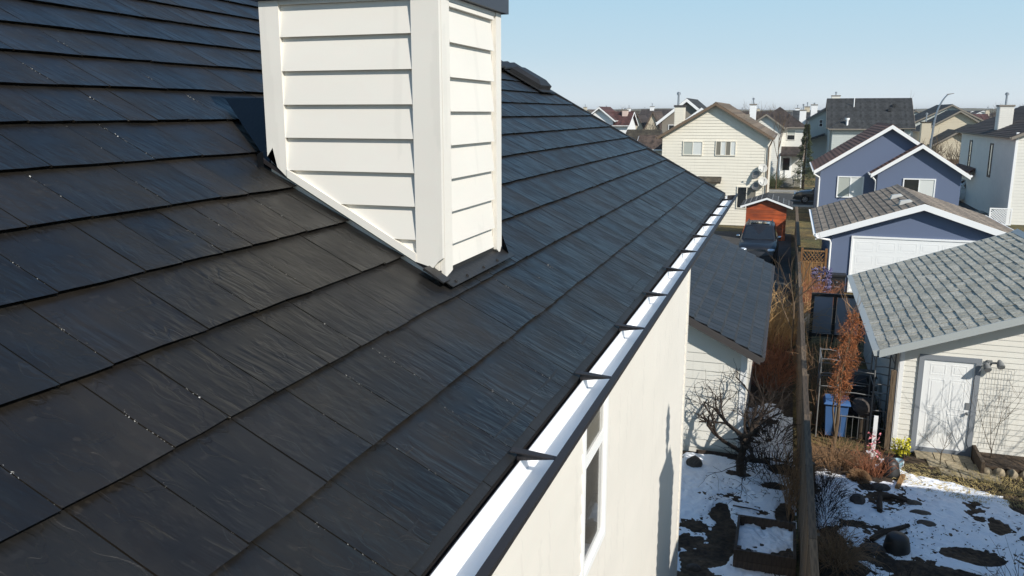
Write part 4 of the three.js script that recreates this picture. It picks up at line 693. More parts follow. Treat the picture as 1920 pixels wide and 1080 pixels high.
{ // more of the suburb out to the horizon
  const R = rng(77), roofs = [M.brownShingle2, M.charShingle, M.dkBrownShingle, M.redShingle, M.oliveShingle], walls = [M.beige, M.white, M.paleGrey, M.whiteSiding, M.pink], nth = 'first second third fourth fifth sixth seventh eighth ninth tenth eleventh twelfth thirteenth fourteenth fifteenth sixteenth seventeenth eighteenth nineteenth twentieth'.split(' '), wn = ['beige', 'bright white', 'pale grey', 'off white', 'rosy'], rn = ['brown', 'charcoal', 'dark brown', 'red brown', 'olive'];
  for (let row = 0; row < 7; row++) {
    const z = [-135, -172, -205, -250, -300, -370, -460][row], w = [9, 9.5, 10, 11, 12, 14, 16][row], lx = z * -.62, n = Math.ceil(lx * .95 / w);
    for (let i = 0; i < n; i++) {
      const x = z * .40 + i * w + R() * 1.5; const ax = R() < .5 ? 'x' : 'z', k = Math.floor(R() * 5), e = 5 + R() * .7, wk = Math.floor(R() * 5), ww = w * (.72 + R() * .14);
      if (row === 0 && ((x > -34 && x < -14) || (x + ww > 13 && x < 26))) continue;
      const pr = V(x + ww / 2, 7, z).project(camera); if (Math.abs(pr.x) > 1.15) continue;
      const deg = Math.round(pr.x * 100);
      const h = gableHouse({ label: rn[k] + ' roofed ' + wn[wk] + ' walled house, ' + nth[i] + ' from the left in the ' + nth[row] + ' far row', group: 'far suburban houses', X0: x, X1: x + ww, Z0: z, Z1: z - 9, eave: e, slope: .5 * Math.min(1, 7.5 / (ax === 'z' ? ww : 9)) * (.85 + R() * .35), axis: ax, over: .4, rake: .3, wall: walls[wk], roof: roofs[k], trim: R() < .4 ? M.white : M.greyTrim, lap: 0, expo: 0, gutters: false });
      if (R() < .6 && row < 5) boxChimney(h.g, x + ww * .2, x + ww * .2 + .8, z - 4, z - 4.8, 5, h.yr + .7, R() < .5 ? M.white : M.beige, { lap: 0, flue: .7 });
      if (row < 3) for (const f of [.25, .65]) addWindow(h.g, (u, y, d) => V(u, y, z + d), x + ww * f - .6, x + ww * f + .6, e - 1.6, e - .5, { panes: 2 });
    }
  }
  // low far rise behind the last roofs
  const g = new MB(), n = 60; for (let i = 0; i < n; i++) { const x = i => -1500 + i * 50, y = i => 8 + 9 * fbm(i * .23, 3, 121, 4), z = -1400; g.quad(V(x(i), -1, z + 300), V(x(i + 1), -1, z + 300), V(x(i + 1), y(i + 1), z), V(x(i), y(i), z)); } setting('hills', g, M.lawn);
}
{ // neighbour's house right of the frame, whose shade lies over the yards and whose chimney throws its shadow on our wall
  const h = gableHouse({ label: 'white neighbouring house beyond the right edge that shades the snowy yards', X0: 4.25, X1: 12, Z0: 2, Z1: -11.5, eave: 5.4, slope: .5, hip: true, over: .35, wall: M.whiteSiding, roof: M.dkBrownShingle, trim: M.greyTrim, lap: 0 });
  const c = part(h.g, 'chimney', new MB().box(3.62, 4.24, 0, 7.1, -6.35, -5.45), M.whiteSiding);
  part(c, 'chimney_cap', new MB().box(3.59, 4.27, 7.102, 7.16, -6.38, -5.42), M.darkTrim);
  part(c, 'flue', new MB().tube([V(3.93, 7.16, -5.78), V(3.93, 7.66, -5.78), V(3.93, 7.7, -5.78), V(3.93, 7.98, -5.78), V(3.93, 8.12, -5.78)], [.07, .07, .13, .13, .03], 12), M.galv);
  addWindow(h.g, (u, y, d) => V(4.25 - d, y, u), -8, -6.6, 3.2, 4.5, {});
}
// ------------------------------------------------------------------ plants
function grow(R, mb, p, d, len, r, depth, o) { // branching limbs
  const { split = 3, bend = .5, shrink = .68, up = .15, sides = 5, min = .004 } = o; const n = 4, pts = [p.clone()], rad = [r]; let q = p.clone(), dir = d.clone();
  for (let i = 1; i <= n; i++) { dir.add(V((R() - .5) * bend, (R() - .5) * bend + up * .3, (R() - .5) * bend)).normalize(); q = q.clone().addScaledVector(dir, len / n); pts.push(q); rad.push(lerp(r, r * .62, i / n)); }
  mb.tube(pts, rad, depth > 1 ? sides : 3, false); if (depth <= 0) return;
  for (let k = 0; k < split; k++) { const t = .35 + .65 * (k + R() * .6) / split, i = Math.min(n, Math.max(1, Math.round(t * n))); const nd = dir.clone().add(V((R() - .5) * 2.2, (R() - .3) * 1.2 + up, (R() - .5) * 2.2)).normalize(); grow(R, mb, pts[i], nd, len * shrink * (.7 + R() * .5), Math.max(min, rad[i] * .62), depth - 1, o); }
}
function bareTree(name, label, cat, [x, z], o) {
  const { h, r, seed, depth = 4, m = M.bark, lean = V(0, 1, 0), group, trunkH = .45, forks = 5, spread = 1.1, limb = .5 } = o, R = rng(seed), y0 = -.02;
  const g = thing(name, label, cat, [x, y0, z], group), T = new MB(), C = new MB(), top = V(x, y0, z).addScaledVector(lean, h * trunkH);
  const pts = []; for (let i = 0; i <= 5; i++) pts.push(V(x, y0, z).lerp(top, i / 5).add(V((R() - .5) * r * .8, 0, (R() - .5) * r * .8))); T.tube(pts, pts.map((_, i) => r * lerp(1.15, .72, i / 5)), 8, false);
  for (let k = 0; k < forks; k++) { const a = k / forks * 6.28 + R(), s = pts[5 - (k % 3)]; grow(R, C, s, V(Math.cos(a) * spread, .75 + R() * .4, Math.sin(a) * spread).normalize(), h * limb * (.8 + R() * .4), r * .55, depth, { ...o, split: o.split || 3 }); }
  part(g, 'trunk', T, m); part(g, 'crown', C, o.twig || m); return g;
}
// a shrub or clump of thin dry stems
function stems(name, label, cat, [x, y, z], o, group) {
  const { n, h, rx, rz = rx, m, seed, droop = .3, r = .006, seg = 4, fan = .5, twigs = 1 } = o, R = rng(seed), mb = new MB();
  for (let i = 0; i < n; i++) {
    const a = R() * 6.28, q = Math.sqrt(R()); let p = V(x + Math.cos(a) * q * rx * .5, y, z + Math.sin(a) * q * rz * .5), d = V(Math.cos(a) * fan * q + (R() - .5) * .4, 1, Math.sin(a) * fan * q + (R() - .5) * .4).normalize(); const L = h * (.5 + R() * .6), pts = [p.clone()];
    for (let k = 0; k < seg; k++) { d.add(V((R() - .5) * .5, -droop * R() * (k + 1) / seg, (R() - .5) * .5)).normalize(); p = p.clone().addScaledVector(d, L / seg); pts.push(p); }
    mb.tube(pts, pts.map((_, k) => r * (1.2 - k / seg)), 3, false);
    for (let t = 0; t < twigs; t++) { const b = pts[1 + Math.floor(R() * (seg - 1))], e = b.clone().add(V((R() - .5) * L * .5, (R() - .2) * L * .35, (R() - .5) * L * .5)); mb.tube([b, b.clone().lerp(e, .5).add(V(0, .02, 0)), e], [r * .7, r * .6, r * .3], 3, false); }
  }
  return solo(name, label, cat, mb, m, group, [x, y, z]);
}
function rock(label, [x, z], rx, ry, rz, seed, m = M.rock[0], group, cat = 'rock', y = 0) {
  const g = new THREE.IcosahedronGeometry(1, 3); g.deleteAttribute('uv'); const q = mergeVertices(g), P = q.attributes.position, U = [];
  for (let i = 0; i < P.count; i++) { const a = V(P.getX(i), P.getY(i), P.getZ(i)), k = .8 + .45 * (fbm(a.x * 1.6 + seed, a.y * 1.6 + a.z * 1.3, seed, 3) - .3); P.setXYZ(i, a.x * rx * k, a.y * ry * k, a.z * rz * k); U.push(a.x * rx + a.z * rz, a.y * ry + a.z * rz); }
  q.setAttribute('uv', new THREE.Float32BufferAttribute(U, 2)); q.computeVertexNormals(); q.translate(x, y + ry * .5, z); return solo('rock', label, cat, q, m, group);
}

// ------------------------------------------------------------------ fence between the yards
{
  const F = thing('fence', 'weathered board fence running away between the two back yards', 'fence', [.62, 0, -20]), R = rng(3);
  const xf = .60, H = 1.6;
  for (let z = -8.4; z > -35; z -= 2.4) part(F, 'post', new MB().box(xf + .03, xf + .12, 0, H + .04, z - .045, z + .045), M.fence[1]);
  for (const y of [.35, 1.3]) part(F, 'rail', new MB().box(xf + .002, xf + .028, y, y + .09, -35, -8.2), M.fence[0]);
  for (let z = -8.2, k = 0; z > -30; z -= 2.4, k++) part(F, 'cap_rail', new MB().hexa([V(xf - .02, H + .042, z - 2.39), V(xf + .082, H + .042, z - 2.39), V(xf + .082, H + .042, z), V(xf - .02, H + .042, z), V(xf - .02, H + .072, z - 2.39), V(xf + .076, H + .074, z - 2.39), V(xf + .079, H + .07 + .008 * (k % 2), z), V(xf - .022, H + .072, z)]), M.fence[(k * 3 + 2) % 4]);
  let i = 0; for (let z = -8.2; z > -35; z -= .148, i++) { const w = .138 + R() * .006, t = (R() - .5) * .006, hh = z < -30 ? 1.72 + R() * .05 : H - .005 - R() * .02; part(F, 'board', new MB().box(xf - .022 + t, xf - .002 + t, .04 + R() * .03, hh, z - w, z), M.fence[Math.floor(R() * 4)]); }
}
{ // cedar gate with lattice beside the blue garage
  const z = -34.9, G = thing('garden_gate', 'honey coloured cedar gate with a lattice top beside the blue garage', 'gate', [1.2, 0, z]);
  const x0 = .82, x1 = 1.64, y1 = 1.72; for (const x of [x0 - .09, x1]) part(G, 'post', new MB().box(x, x + .09, 0, y1 + .08, z - .05, z + .05), M.cedar[1]);
  for (let k = 0; k < 6; k++) { const w = (x1 - x0) / 6; part(G, 'board', new MB().box(x0 + k * w + .004, x0 + (k + 1) * w - .004, .08, 1.2, z, z + .02), M.cedar[k % 3]); }
  for (const y of [1.2, y1 - .06]) part(G, 'rail', new MB().box(x0, x1, y, y + .06, z - .012, z + .034), M.cedar[0]);
  for (let k = 0; k < 7; k++) { const x = x0 + .02 + k * .13; for (const s of [1, -1]) { const a = clamp(x, x0, x1), b = clamp(x + s * .3, x0, x1); if (Math.abs(b - a) < .05) continue; const yy = 1.26 + (y1 - .06 - 1.26) * Math.abs(b - a) / .3; part(G, 'lattice_slat', new MB().bar(V(a, 1.26, z + (s > 0 ? .012 : .022)), V(b, yy, z + (s > 0 ? .012 : .022)), .03, .008, V(0, 0, 1)), M.cedar[(k + 1) % 3]); } }
  const A = thing('timber_walkway', 'dark timber side run between fence and blue garage wall', 'walkway', [1.2, 0, -40]);
  for (let k = 0; k < 22; k++) part(A, 'plank', new MB().box(.75, 1.75, .0, .06, -37.2 - k * .34, -36.9 - k * .34), M.fence[k % 4]);
  const E = thing('fence', 'pale snow topped fence run beside the orange shed', 'fence', [.66, 0, -44], 'garden fences'); const R = rng(6);
  for (let k = 0; k < 44; k++) part(E, 'board', new MB().box(.64, .665, 0, 1.55 + R() * .05, -36.9 - k * .34 - .31, -36.9 - k * .34), M.fence[k % 4]);
  part(E, 'cap_rail', new MB().box(.58, .73, 1.61, 1.65, -52, -36.6), M.barkPale);
}
{ // dark panel fence standing across behind the wire arbour
  const z = -27.2, G = thing('panel_fence', 'dark framed grey panel screen behind the dried cedar', 'fence', [1.7, 0, z]);
  for (const [a, b] of [[1.05, 1.62], [1.75, 2.4]]) part(G, 'panel', new MB().box(a, b, .3, 1.45, z, z + .03), M.panelGrey);
  for (const x of [.98, 1.64, 2.42]) part(G, 'post', new MB().box(x, x + .09, 0, 1.55, z - .04, z + .06), M.blackPlastic);
  for (const y of [.16, 1.46]) part(G, 'rail', new MB().box(1.0, 2.5, y, y + .1, z - .02, z + .05), M.blackPlastic);
}
// ------------------------------------------------------------------ planter yard
{
  const x0 = -.42, x1 = .52, z0 = -12.42, z1 = -13.65, h = .36, P = thing('raised_planter', 'square timber planter box half full of snowy soil', 'planter', [.05, 0, -13]);
  for (let k = 0; k < 2; k++) { const y = k * .18; part(P, 'board', new MB().box(x0, x1, y + .002, y + .176, z0 - .04, z0), M.planter[k]); part(P, 'board', new MB().box(x0, x1, y + .002, y + .176, z1, z1 + .04), M.planter[1 - k]); part(P, 'board', new MB().box(x0, x0 + .04, y + .002, y + .176, z1 + .042, z0 - .042), M.planter[k]); part(P, 'board', new MB().box(x1 - .04, x1, y + .002, y + .176, z1 + .042, z0 - .042), M.planter[1 - k]); }
  for (const x of [x0 + .045, x1 - .115]) for (const z of [z0 - .115, z1 + .045]) part(P, 'corner_post', new MB().box(x, x + .07, 0, h + .02, z, z + .07), M.planter[1]);
  const grid = (fn, nm, m) => { const n = 44, Q = [], U = [], I = []; for (let j = 0; j <= n; j++) for (let i = 0; i <= n; i++) { const x = lerp(x0 + .041, x1 - .041, i / n), z = lerp(z1 + .041, z0 - .041, j / n); Q.push(x - .05, fn(x, z), z + 13); U.push(x, z); } for (let j = 0; j < n; j++) for (let i = 0; i < n; i++) { const a = j * (n + 1) + i, c = a + n + 1; I.push(a, c, c + 1, a, c + 1, a + 1); } const g = new THREE.BufferGeometry(); g.setAttribute('position', new THREE.Float32BufferAttribute(Q, 3)); g.setAttribute('uv', new THREE.Float32BufferAttribute(U, 2)); g.setIndex(I); g.computeVertexNormals(); return part(P, nm, g, m); };
  grid((x, z) => .19 + .05 * (fbm(x * 6, z * 6, 131, 4) - .5), 'soil', M.soil);
  grid((x, z) => .192 + .14 * (fbm(x * 4.5, z * 4.5, 132, 4) - .5) + .04 * (fbm(x * 18, z * 18, 133, 3) - .5) + .03 * sstep(-12.7, -13.3, z), 'snow_cover', M.snow);
}
bareTree('bare_tree', 'dark gnarled leafless fruit tree in front of the dark roofed garage', 'tree', [-.5, -16], { h: 2.3, r: .085, seed: 14, trunkH: .38, forks: 6, depth: 3, bend: .7, spread: 1.5, limb: .46, up: .02, split: 4 });
bareTree('bare_tree', 'tall slim sapling with pale bark rising beside the fence', 'tree', [.42, -23.5], { h: 3.4, r: .03, seed: 21, trunkH: .6, forks: 4, depth: 2, bend: .35, spread: .5, limb: .35, m: M.barkPale });
bareTree('bare_tree', 'leafless tree past the right edge whose branch shadows cross the door path', 'tree', [6.5, -15.2], { h: 3.5, r: .08, seed: 33, trunkH: .34, forks: 7, depth: 4, bend: .5, spread: 1.25, limb: .42 });
stems('branch_heap', 'heap of cut dark branches under the gnarled fruit tree', 'branches', [.1, .02, -16.6], { n: 120, h: .7, rx: 1.3, rz: 1.1, m: M.bark, seed: 5, droop: .7, r: .009, fan: 1.3, twigs: 2 });
stems('branch_heap', 'scattered dark prunings on snow between tree and fence', 'branches', [.2, .02, -15.5], { n: 50, h: .4, rx: .8, rz: .9, m: M.bark, seed: 6, droop: .9, r: .006, fan: 1.6, twigs: 1 });
stems('branch_heap', 'tangled brown branches on the snowy passage beside the garage', 'branches', [.05, .02, -18.4], { n: 110, h: .6, rx: 1.0, rz: 1.3, m: M.bark, seed: 7, droop: .8, r: .008, fan: 1.4, twigs: 2 });
stems('dry_shrub', 'reddish dry shrub filling the far end of the passage', 'shrub', [-.05, 0, -23.0], { n: 260, h: 1.1, rx: .9, rz: 3.4, m: M.twigRed, seed: 8, droop: .5, fan: .8, twigs: 2, r: .008 });
stems('dry_grass', 'tall straw coloured grasses hanging beside the dark garage roof', 'grass', [.0, 0, -27.0], { n: 420, h: 1.9, rx: 1.1, rz: 3.6, m: M.straw, seed: 9, droop: .75, fan: .5, twigs: 1, r: .008, seg: 5 });
stems('dry_shrub', 'reddish twiggy shrub in front of the cedar gate', 'shrub', [1.15, 0, -32.2], { n: 260, h: 1.25, rx: 1.2, rz: 2.6, m: M.twigRed, seed: 10, droop: .4, fan: .7, twigs: 2, r: .009 });
stems('dry_grass', 'hanging brown vine stems along the yard side of the fence', 'vine', [.45, .1, -15.2], { n: 90, h: 1.3, rx: .16, rz: 2.6, m: M.twig, seed: 12, droop: .25, fan: .15, r: .006 });
rock('rounded grey rock on snow beside our house wall', [-1.42, -16.2], .2, .16, .15, 3, M.rock[0]);
{ const R = rng(19); [[-.95, -16.85], [-.3, -16.75]].forEach(([x, z], i) => solo('timber_edging', ['dark timber edging along the garage base', 'shorter dark edging log beside the tree'][i], 'edging', new MB().tube([V(x - .5, .06, z), V(x, .07, z + .03), V(x + .35, .06, z)], [.06, .065, .055], 8), M.bark)); solo('branch', 'thin dark stick lying on snow above the planter', 'branch', new MB().tube([V(-.55, .07, -14.55), V(-.2, .08, -14.5), V(.1, .075, -14.42)], [.014, .012, .007], 5), M.bark); }
for (const [i, x, z, s] of [[0, -1.35, -12.7, .07], [1, -1.0, -12.2, .09], [2, -1.5, -13.6, .05]]) rock(['small dark stone near the planter, closest to our wall', 'flat dark stone in soil left of the planter', 'small stone poking from snow midway along our wall'][i], [x, z], s * 1.5, s, s, 40 + i, M.rock[1], 'small yard stones');

// ------------------------------------------------------------------ yard below the white garage
{ // dead cedar: stem with drooping rusty sprays
  const R = rng(51), x = 1.3, z = -18.0, G = thing('dead_cedar', 'tall dead cedar with rusty orange foliage beside the wire arbour', 'tree', [x, 0, z]);
  const axis = t => V(x + .17 * t + .03 * Math.sin(t * 9), 3.1 * t, z - .1 * t); const tr = new MB(); const pts = []; for (let i = 0; i <= 10; i++) pts.push(axis(i / 10)); tr.tube(pts, pts.map((_, i) => .045 * (1.1 - i / 10)), 7, false); tr.tube([axis(.1), axis(.3).add(V(-.12, 0, .05)), axis(.6).add(V(-.08, 0, .03))], [.025, .02, .012], 6, false); part(G, 'trunk', tr, M.barkPale);
  const A = new MB(), B = new MB();
  for (let i = 0; i < 3400; i++) { const t = .36 + .62 * Math.pow(R(), .9), a = R() * 6.28, rad = (.29 * Math.sin(Math.PI * clamp((t - .24) / .84)) * (.75 + .35 * Math.sin(t * 31 + a * 2)) ) * Math.sqrt(R()) + .01; const p = axis(t).add(V(Math.cos(a) * rad, (R() - .5) * .1, Math.sin(a) * rad)), L = .05 + R() * .09, e = p.clone().add(V(Math.cos(a) * L * .5 + (R() - .5) * .06, (R() - .55) * L * 1.3, Math.sin(a) * L * .5 + (R() - .5) * .06)), s = V((R() - .5), (R() - .5), (R() - .5)).normalize().multiplyScalar(.006); (R() < .6 ? A : B).tri(p, e.clone().add(s), e.clone().sub(s)).tri(e, p.clone().add(s), p.clone().sub(s)); }
  const crown = part(G, 'crown', A, M.rust); part(crown, 'dull_spray', B, M.rustDark);
  const tw = new MB(); for (let i = 0; i < 70; i++) { const t = .3 + R() * .75, a = R() * 6.28, L = .15 + R() * .3, p = axis(Math.min(1, t)); tw.tube([p, p.clone().add(V(Math.cos(a) * L * .5, L * .5, Math.sin(a) * L * .5)), p.clone().add(V(Math.cos(a) * L * .7, L * 1.1, Math.sin(a) * L * .7))], [.006, .005, .002], 3, false); } part(crown, 'twigs', tw, M.twig);
}
{ // wire arbour
  const G = thing('wire_arbour', 'grey green metal arbour frame between cedar and white garage', 'arbour', [1.8, 0, -19.2]), z0 = -18.7, z1 = -19.5, mm = M.greyPlastic, xs = [.98, 1.36, 2.08, 2.46];
  for (const x of xs) for (const z of [z0, z1]) part(G, 'post', new MB().tube([V(x, 0, z), V(x, x > 1.9 ? 2.1 : 1.85, z)], .018, 6), mm);
  for (const [a, b, ys] of [[.98, 1.36, [1.82, 1.5, 1.2]], [1.36, 2.08, [1.6, 1.1, .55]], [2.08, 2.46, [2.08, 1.75, 1.35, .75, .35]]]) for (const y of ys) for (const z of [z0, z1]) part(G, 'crossbar', new MB().tube([V(a, y, z), V((a + b) / 2, y + .01, z), V(b, y - .02, z)], .013, 5), mm);
  for (const x of [2.08, 2.46, .98, 1.36]) for (const y of [.6, 1.3, 1.82]) part(G, 'crossbar', new MB().tube([V(x, y, z0), V(x, y, z1)], .012, 5), mm);
  for (let k = 1; k < 6; k++) { const x = 1.36 + k * .12; part(G, 'wire', new MB().tube([V(x, .05, z0), V(x, .6, z0)], .006, 4), mm); }
}
solo('timber_post', 'square brown timber post at the corner of the white garage', 'post', new MB().box(2.36, 2.46, 0, 1.78, -18.46, -18.36), M.fence[2]);
stems('dry_shrub', 'pale twiggy shrub climbing the left bay of the arbour', 'shrub', [1.1, 0, -19.6], { n: 70, h: 2.1, rx: .5, rz: .7, m: M.twig, seed: 61, droop: .3, fan: .25, twigs: 3, r: .006 });
stems('dry_grass', 'bushy tan grasses at the foot of the dead cedar', 'grass', [1.28, .02, -17.2], { n: 260, h: .7, rx: .8, rz: .8, m: M.twig, seed: 62, droop: .8, fan: .7, r: .005 });
stems('dry_shrub', 'low reddish stems beside the black cone pot', 'shrub', [2.0, .02, -16.9], { n: 120, h: .6, rx: .5, rz: .4, m: M.twigRed, seed: 63, droop: .4, fan: .6, r: .006 });
stems('dry_grass', 'dark matted weeds hugging the fence in shade', 'grass', [1.05, .02, -15.2], { n: 240, h: .5, rx: .5, rz: 2.4, m: M.bark, seed: 64, droop: .9, fan: 1.0, r: .006, twigs: 2 });
stems('dry_grass', 'drooping brown clump over the dark hollow by the fence', 'grass', [1.15, .05, -13.2], { n: 260, h: .7, rx: .5, rz: .9, m: M.twig, seed: 65, droop: 1.1, fan: .8, r: .005 });
stems('dry_shrub', 'sparse dark twigs sticking out of snow at the bottom edge', 'shrub', [2.0, .02, -12.6], { n: 26, h: .55, rx: .5, rz: .5, m: M.bark, seed: 66, droop: .1, fan: .9, r: .005, twigs: 3 });
stems('dry_shrub', 'dark twigs over the soil bed near the right edge', 'shrub', [3.75, .02, -13.1], { n: 22, h: .8, rx: .5, rz: .5, m: M.bark, seed: 67, droop: .1, fan: .9, r: .005, twigs: 3 });
{ const R = rng(70), mb = new MB(); for (let i = 0; i < 900; i++) { const a = R() * 6.28, b = Math.acos(R()), d = V(Math.sin(b) * Math.cos(a), Math.cos(b), Math.sin(b) * Math.sin(a)), p = V(1.72, .0, -16.55).addScaledVector(d, .12), e = V(1.72, .0, -16.55).add(V(d.x * .26, d.y * .24, d.z * .24)); mb.tube([p, p.clone().lerp(e, .5).add(V(0, .03, 0)), e], [.006, .006, .002], 3, false); } solo('grass_tussock', 'round brown grass tussock at the edge of the sunlit snow', 'grass', mb, M.twig); }
{ // pots, bins and odds and ends
  const lathe = (pts, x, z, n = 28) => new MB().geo(new THREE.LatheGeometry(pts.map(q => new THREE.Vector2(...q)), n), new THREE.Matrix4().makeTranslation(x, 0, z));
  solo('plant_pot', 'black cone shaped pot upside down by the yellow flowers', 'pot', lathe([[.19, .03], [.205, .05], [.19, .10], [.15, .28], [.09, .36], [.0, .37]], 2.33, -17.0), M.blackPlastic);
  solo('plant_pot', 'black domed tub upside down in shaded snow', 'pot', lathe([[.2, .03], [.21, .06], [.195, .16], [.17, .26], [.12, .31], [.0, .32]], 2.12, -13.85), M.blackPlastic);
  const bk = thing('bucket', 'small pale blue bucket under the yellow flowers', 'bucket', [2.52, 0, -17.35]); part(bk, 'pail', lathe([[.0, .05], [.07, .05], [.1, .22], [.09, .22], [.065, .07], [.0, .07]], 2.52, -17.35, 18), M.paleBlue); part(bk, 'handle', new MB().tube([V(2.42, .21, -17.35), V(2.44, .14, -17.24), V(2.52, .1, -17.2), V(2.6, .14, -17.24), V(2.62, .21, -17.35)], .006, 5), M.white);
  const R = rng(81); { const g = thing('yellow_flowers', 'bright yellow flowers at the corner of the white garage', 'flowers', [2.6, 0, -17.9]), a = new MB(), b = new MB(); for (let i = 0; i < 160; i++) { const p = V(2.62 + (R() - .5) * .34, .12 + R() * .34, -17.95 + (R() - .5) * .2), s = .05; const u = V(R() - .5, R() - .5, R() - .5).normalize().multiplyScalar(s), w = V(R() - .5, R() - .5, R() - .5).normalize().multiplyScalar(s); a.tri(p, p.clone().add(u), p.clone().add(w)).tri(p, p.clone().sub(u), p.clone().sub(w)); if (i % 3 === 0) b.tube([V(2.6, 0, -17.95), p], .005, 3, false); } part(g, 'stems', b, M.needlePale); part(g, 'petals', a, M.yellow); }
  { const g = thing('garden_ornament', 'white garden stake with pink ribbon bow beside the arbour', 'ornament', [2.08, 0, -17.7]), a = new MB(); part(g, 'stake', new MB().box(2.03, 2.11, 0, .98, -17.72, -17.68), M.white); for (let i = 0; i < 60; i++) { const p = V(2.08 + (R() - .5) * .22, .1 + R() * .5, -17.66 + (R() - .5) * .12), u = V((R() - .5) * .12, (R() - .5) * .12, (R() - .5) * .08), w = V((R() - .5) * .12, (R() - .5) * .12, (R() - .5) * .08); a.tri(p, p.clone().add(u), p.clone().add(w)); } part(g, 'ribbon', a, M.pinkCloth).userData.kind = 'stuff'; }
  solo('garden_stake', 'short black stake in front of the arbour', 'stake', new MB().box(1.93, 1.97, 0, .85, -18.02, -17.98), M.blackPlastic);
  const bin = (label, x, z, m, turn) => { const g = thing('recycling_bin', label, 'bin', [x, 0, z], 'wheeled bins behind the arbour'); const b = new MB().hexa([V(x - .2, .06, z - .22), V(x + .2, .06, z - .22), V(x + .2, .06, z + .22), V(x - .2, .06, z + .22), V(x - .24, .8, z - .27), V(x + .24, .8, z - .27), V(x + .24, .8, z + .26), V(x - .24, .8, z + .26)]); part(g, 'bin_body', b, m); part(g, 'lid', new MB().hexa([V(x - .28, .805, z - .32), V(x + .28, .805, z - .32), V(x + .28, .805, z + .31), V(x - .28, .805, z + .31), V(x - .24, .87, z - .25), V(x + .24, .87, z - .25), V(x + .24, .85, z + .25), V(x - .24, .85, z + .25)]), m); for (const s of [-1, 1]) part(g, 'wheel', new MB().tube([V(x + s * .19, .09, z - .22), V(x + s * .24, .09, z - .22)], .09, 14), M.tyre); part(g, 'handle', new MB().tube([V(x - .18, .82, z - .33), V(x + .18, .82, z - .33)], .015, 6), m); };
  bin('blue wheeled recycling bin behind the dead cedar', 1.38, -18.95, M.bluePlastic); bin('black wheeled bin against the white garage side wall', 2.12, -21.2, M.blackPlastic);
  { const g = thing('barbecue', 'covered black barbecue behind the arbour wires', 'barbecue', [1.85, 0, -20.1]); part(g, 'cover', new MB().hexa([V(1.62, .1, -20.35), V(2.12, .1, -20.35), V(2.12, .1, -19.85), V(1.62, .1, -19.85), V(1.6, .82, -20.38), V(2.14, .82, -20.38), V(2.14, .82, -19.82), V(1.6, .82, -19.82)]).hexa([V(1.6, .821, -20.38), V(2.14, .821, -20.38), V(2.14, .821, -19.82), V(1.6, .821, -19.82), V(1.68, 1.06, -20.28), V(2.06, 1.06, -20.28), V(2.06, 1.0, -19.95), V(1.68, 1.0, -19.95)]), M.blackCloth); part(g, 'handle', new MB().tube([V(1.7, .93, -19.84), V(2.04, .93, -19.84)], .014, 6), M.chrome); for (const x of [1.68, 2.06]) part(g, 'wheel', new MB().tube([V(x - .02, .09, -19.84), V(x + .02, .09, -19.84)], .09, 14), M.tyre); }
  { const g = thing('grey_boulder', 'lumpy grey ornament stone behind the arbour', 'ornament', [1.95, 0, -19.0]); const q = new THREE.IcosahedronGeometry(.2, 3), P = q.attributes.position; for (let i = 0; i < P.count; i++) { const k = .8 + .5 * fbm(P.getX(i) * 9 + 3, P.getY(i) * 9 + P.getZ(i) * 7, 5, 3); P.setXYZ(i, P.getX(i) * k * 1.2, P.getY(i) * k, P.getZ(i) * k); } q.computeVertexNormals(); part(g, 'stone', new MB().geo(q, new THREE.Matrix4().makeTranslation(1.95, .72, -19.0)), M.rock[1]); part(g, 'stand', new MB().tube([V(1.95, 0, -19.0), V(1.95, .56, -19.0)], .1, 10), M.fence[1]); }
  { const g = thing('bicycle', 'old bicycle leaning among the clutter beside the garage wall', 'bicycle', [2.25, 0, -19.75]); const wheel = (z, x) => { const w = part(g, 'wheel', new MB().geo(new THREE.TorusGeometry(.3, .02, 6, 24), new THREE.Matrix4().makeTranslation(x, .32, z).multiply(new THREE.Matrix4().makeRotationY(1.35))), M.tyre); const sp = new MB(); for (let k = 0; k < 8; k++) { const a = k / 8 * Math.PI; sp.tube([V(x + Math.cos(a) * .29 * Math.cos(1.35), .32 + Math.sin(a) * .29, z - Math.cos(a) * .29 * Math.sin(1.35)), V(x - Math.cos(a) * .29 * Math.cos(1.35), .32 - Math.sin(a) * .29, z + Math.cos(a) * .29 * Math.sin(1.35))], .003, 3, false); } part(w, 'spokes', sp, M.galv); }; wheel(-19.2, 2.32); wheel(-20.2, 2.2); const f = [V(2.32, .32, -19.2), V(2.3, .82, -19.35), V(2.25, .75, -19.85), V(2.26, .32, -19.75), V(2.2, .32, -20.2)]; part(g, 'frame', new MB().tube([f[0], f[1]], .016, 6).tube([f[1], f[2]], .016, 6).tube([f[1], f[3]], .016, 6).tube([f[2], f[3]], .016, 6).tube([f[3], f[4]], .014, 6).tube([f[2], f[4]], .012, 6), M.greyPlastic); part(g, 'saddle', new MB().hexa([V(2.19, .86, -20.0), V(2.31, .86, -20.0), V(2.27, .86, -19.75), V(2.23, .86, -19.75), V(2.2, .91, -20.0), V(2.3, .91, -20.0), V(2.27, .9, -19.75), V(2.23, .9, -19.75)]), M.blackPlastic); part(g, 'handlebar', new MB().tube([V(2.1, .98, -19.3), V(2.3, .95, -19.33), V(2.5, .98, -19.3)], .013, 6), M.galv); }
}
['flat oval stone nearest the white strip of sun', 'flat oval stone, middle of three in shaded snow', 'flat oval stone nearest the domed tub'].forEach((l, i) => rock(l, [[2.62, -15.75], [2.68, -15.35], [2.72, -14.95]][i], [.15, .2, .19][i], .07, .1, 20 + i, M.rock[0], 'three oval stones'));
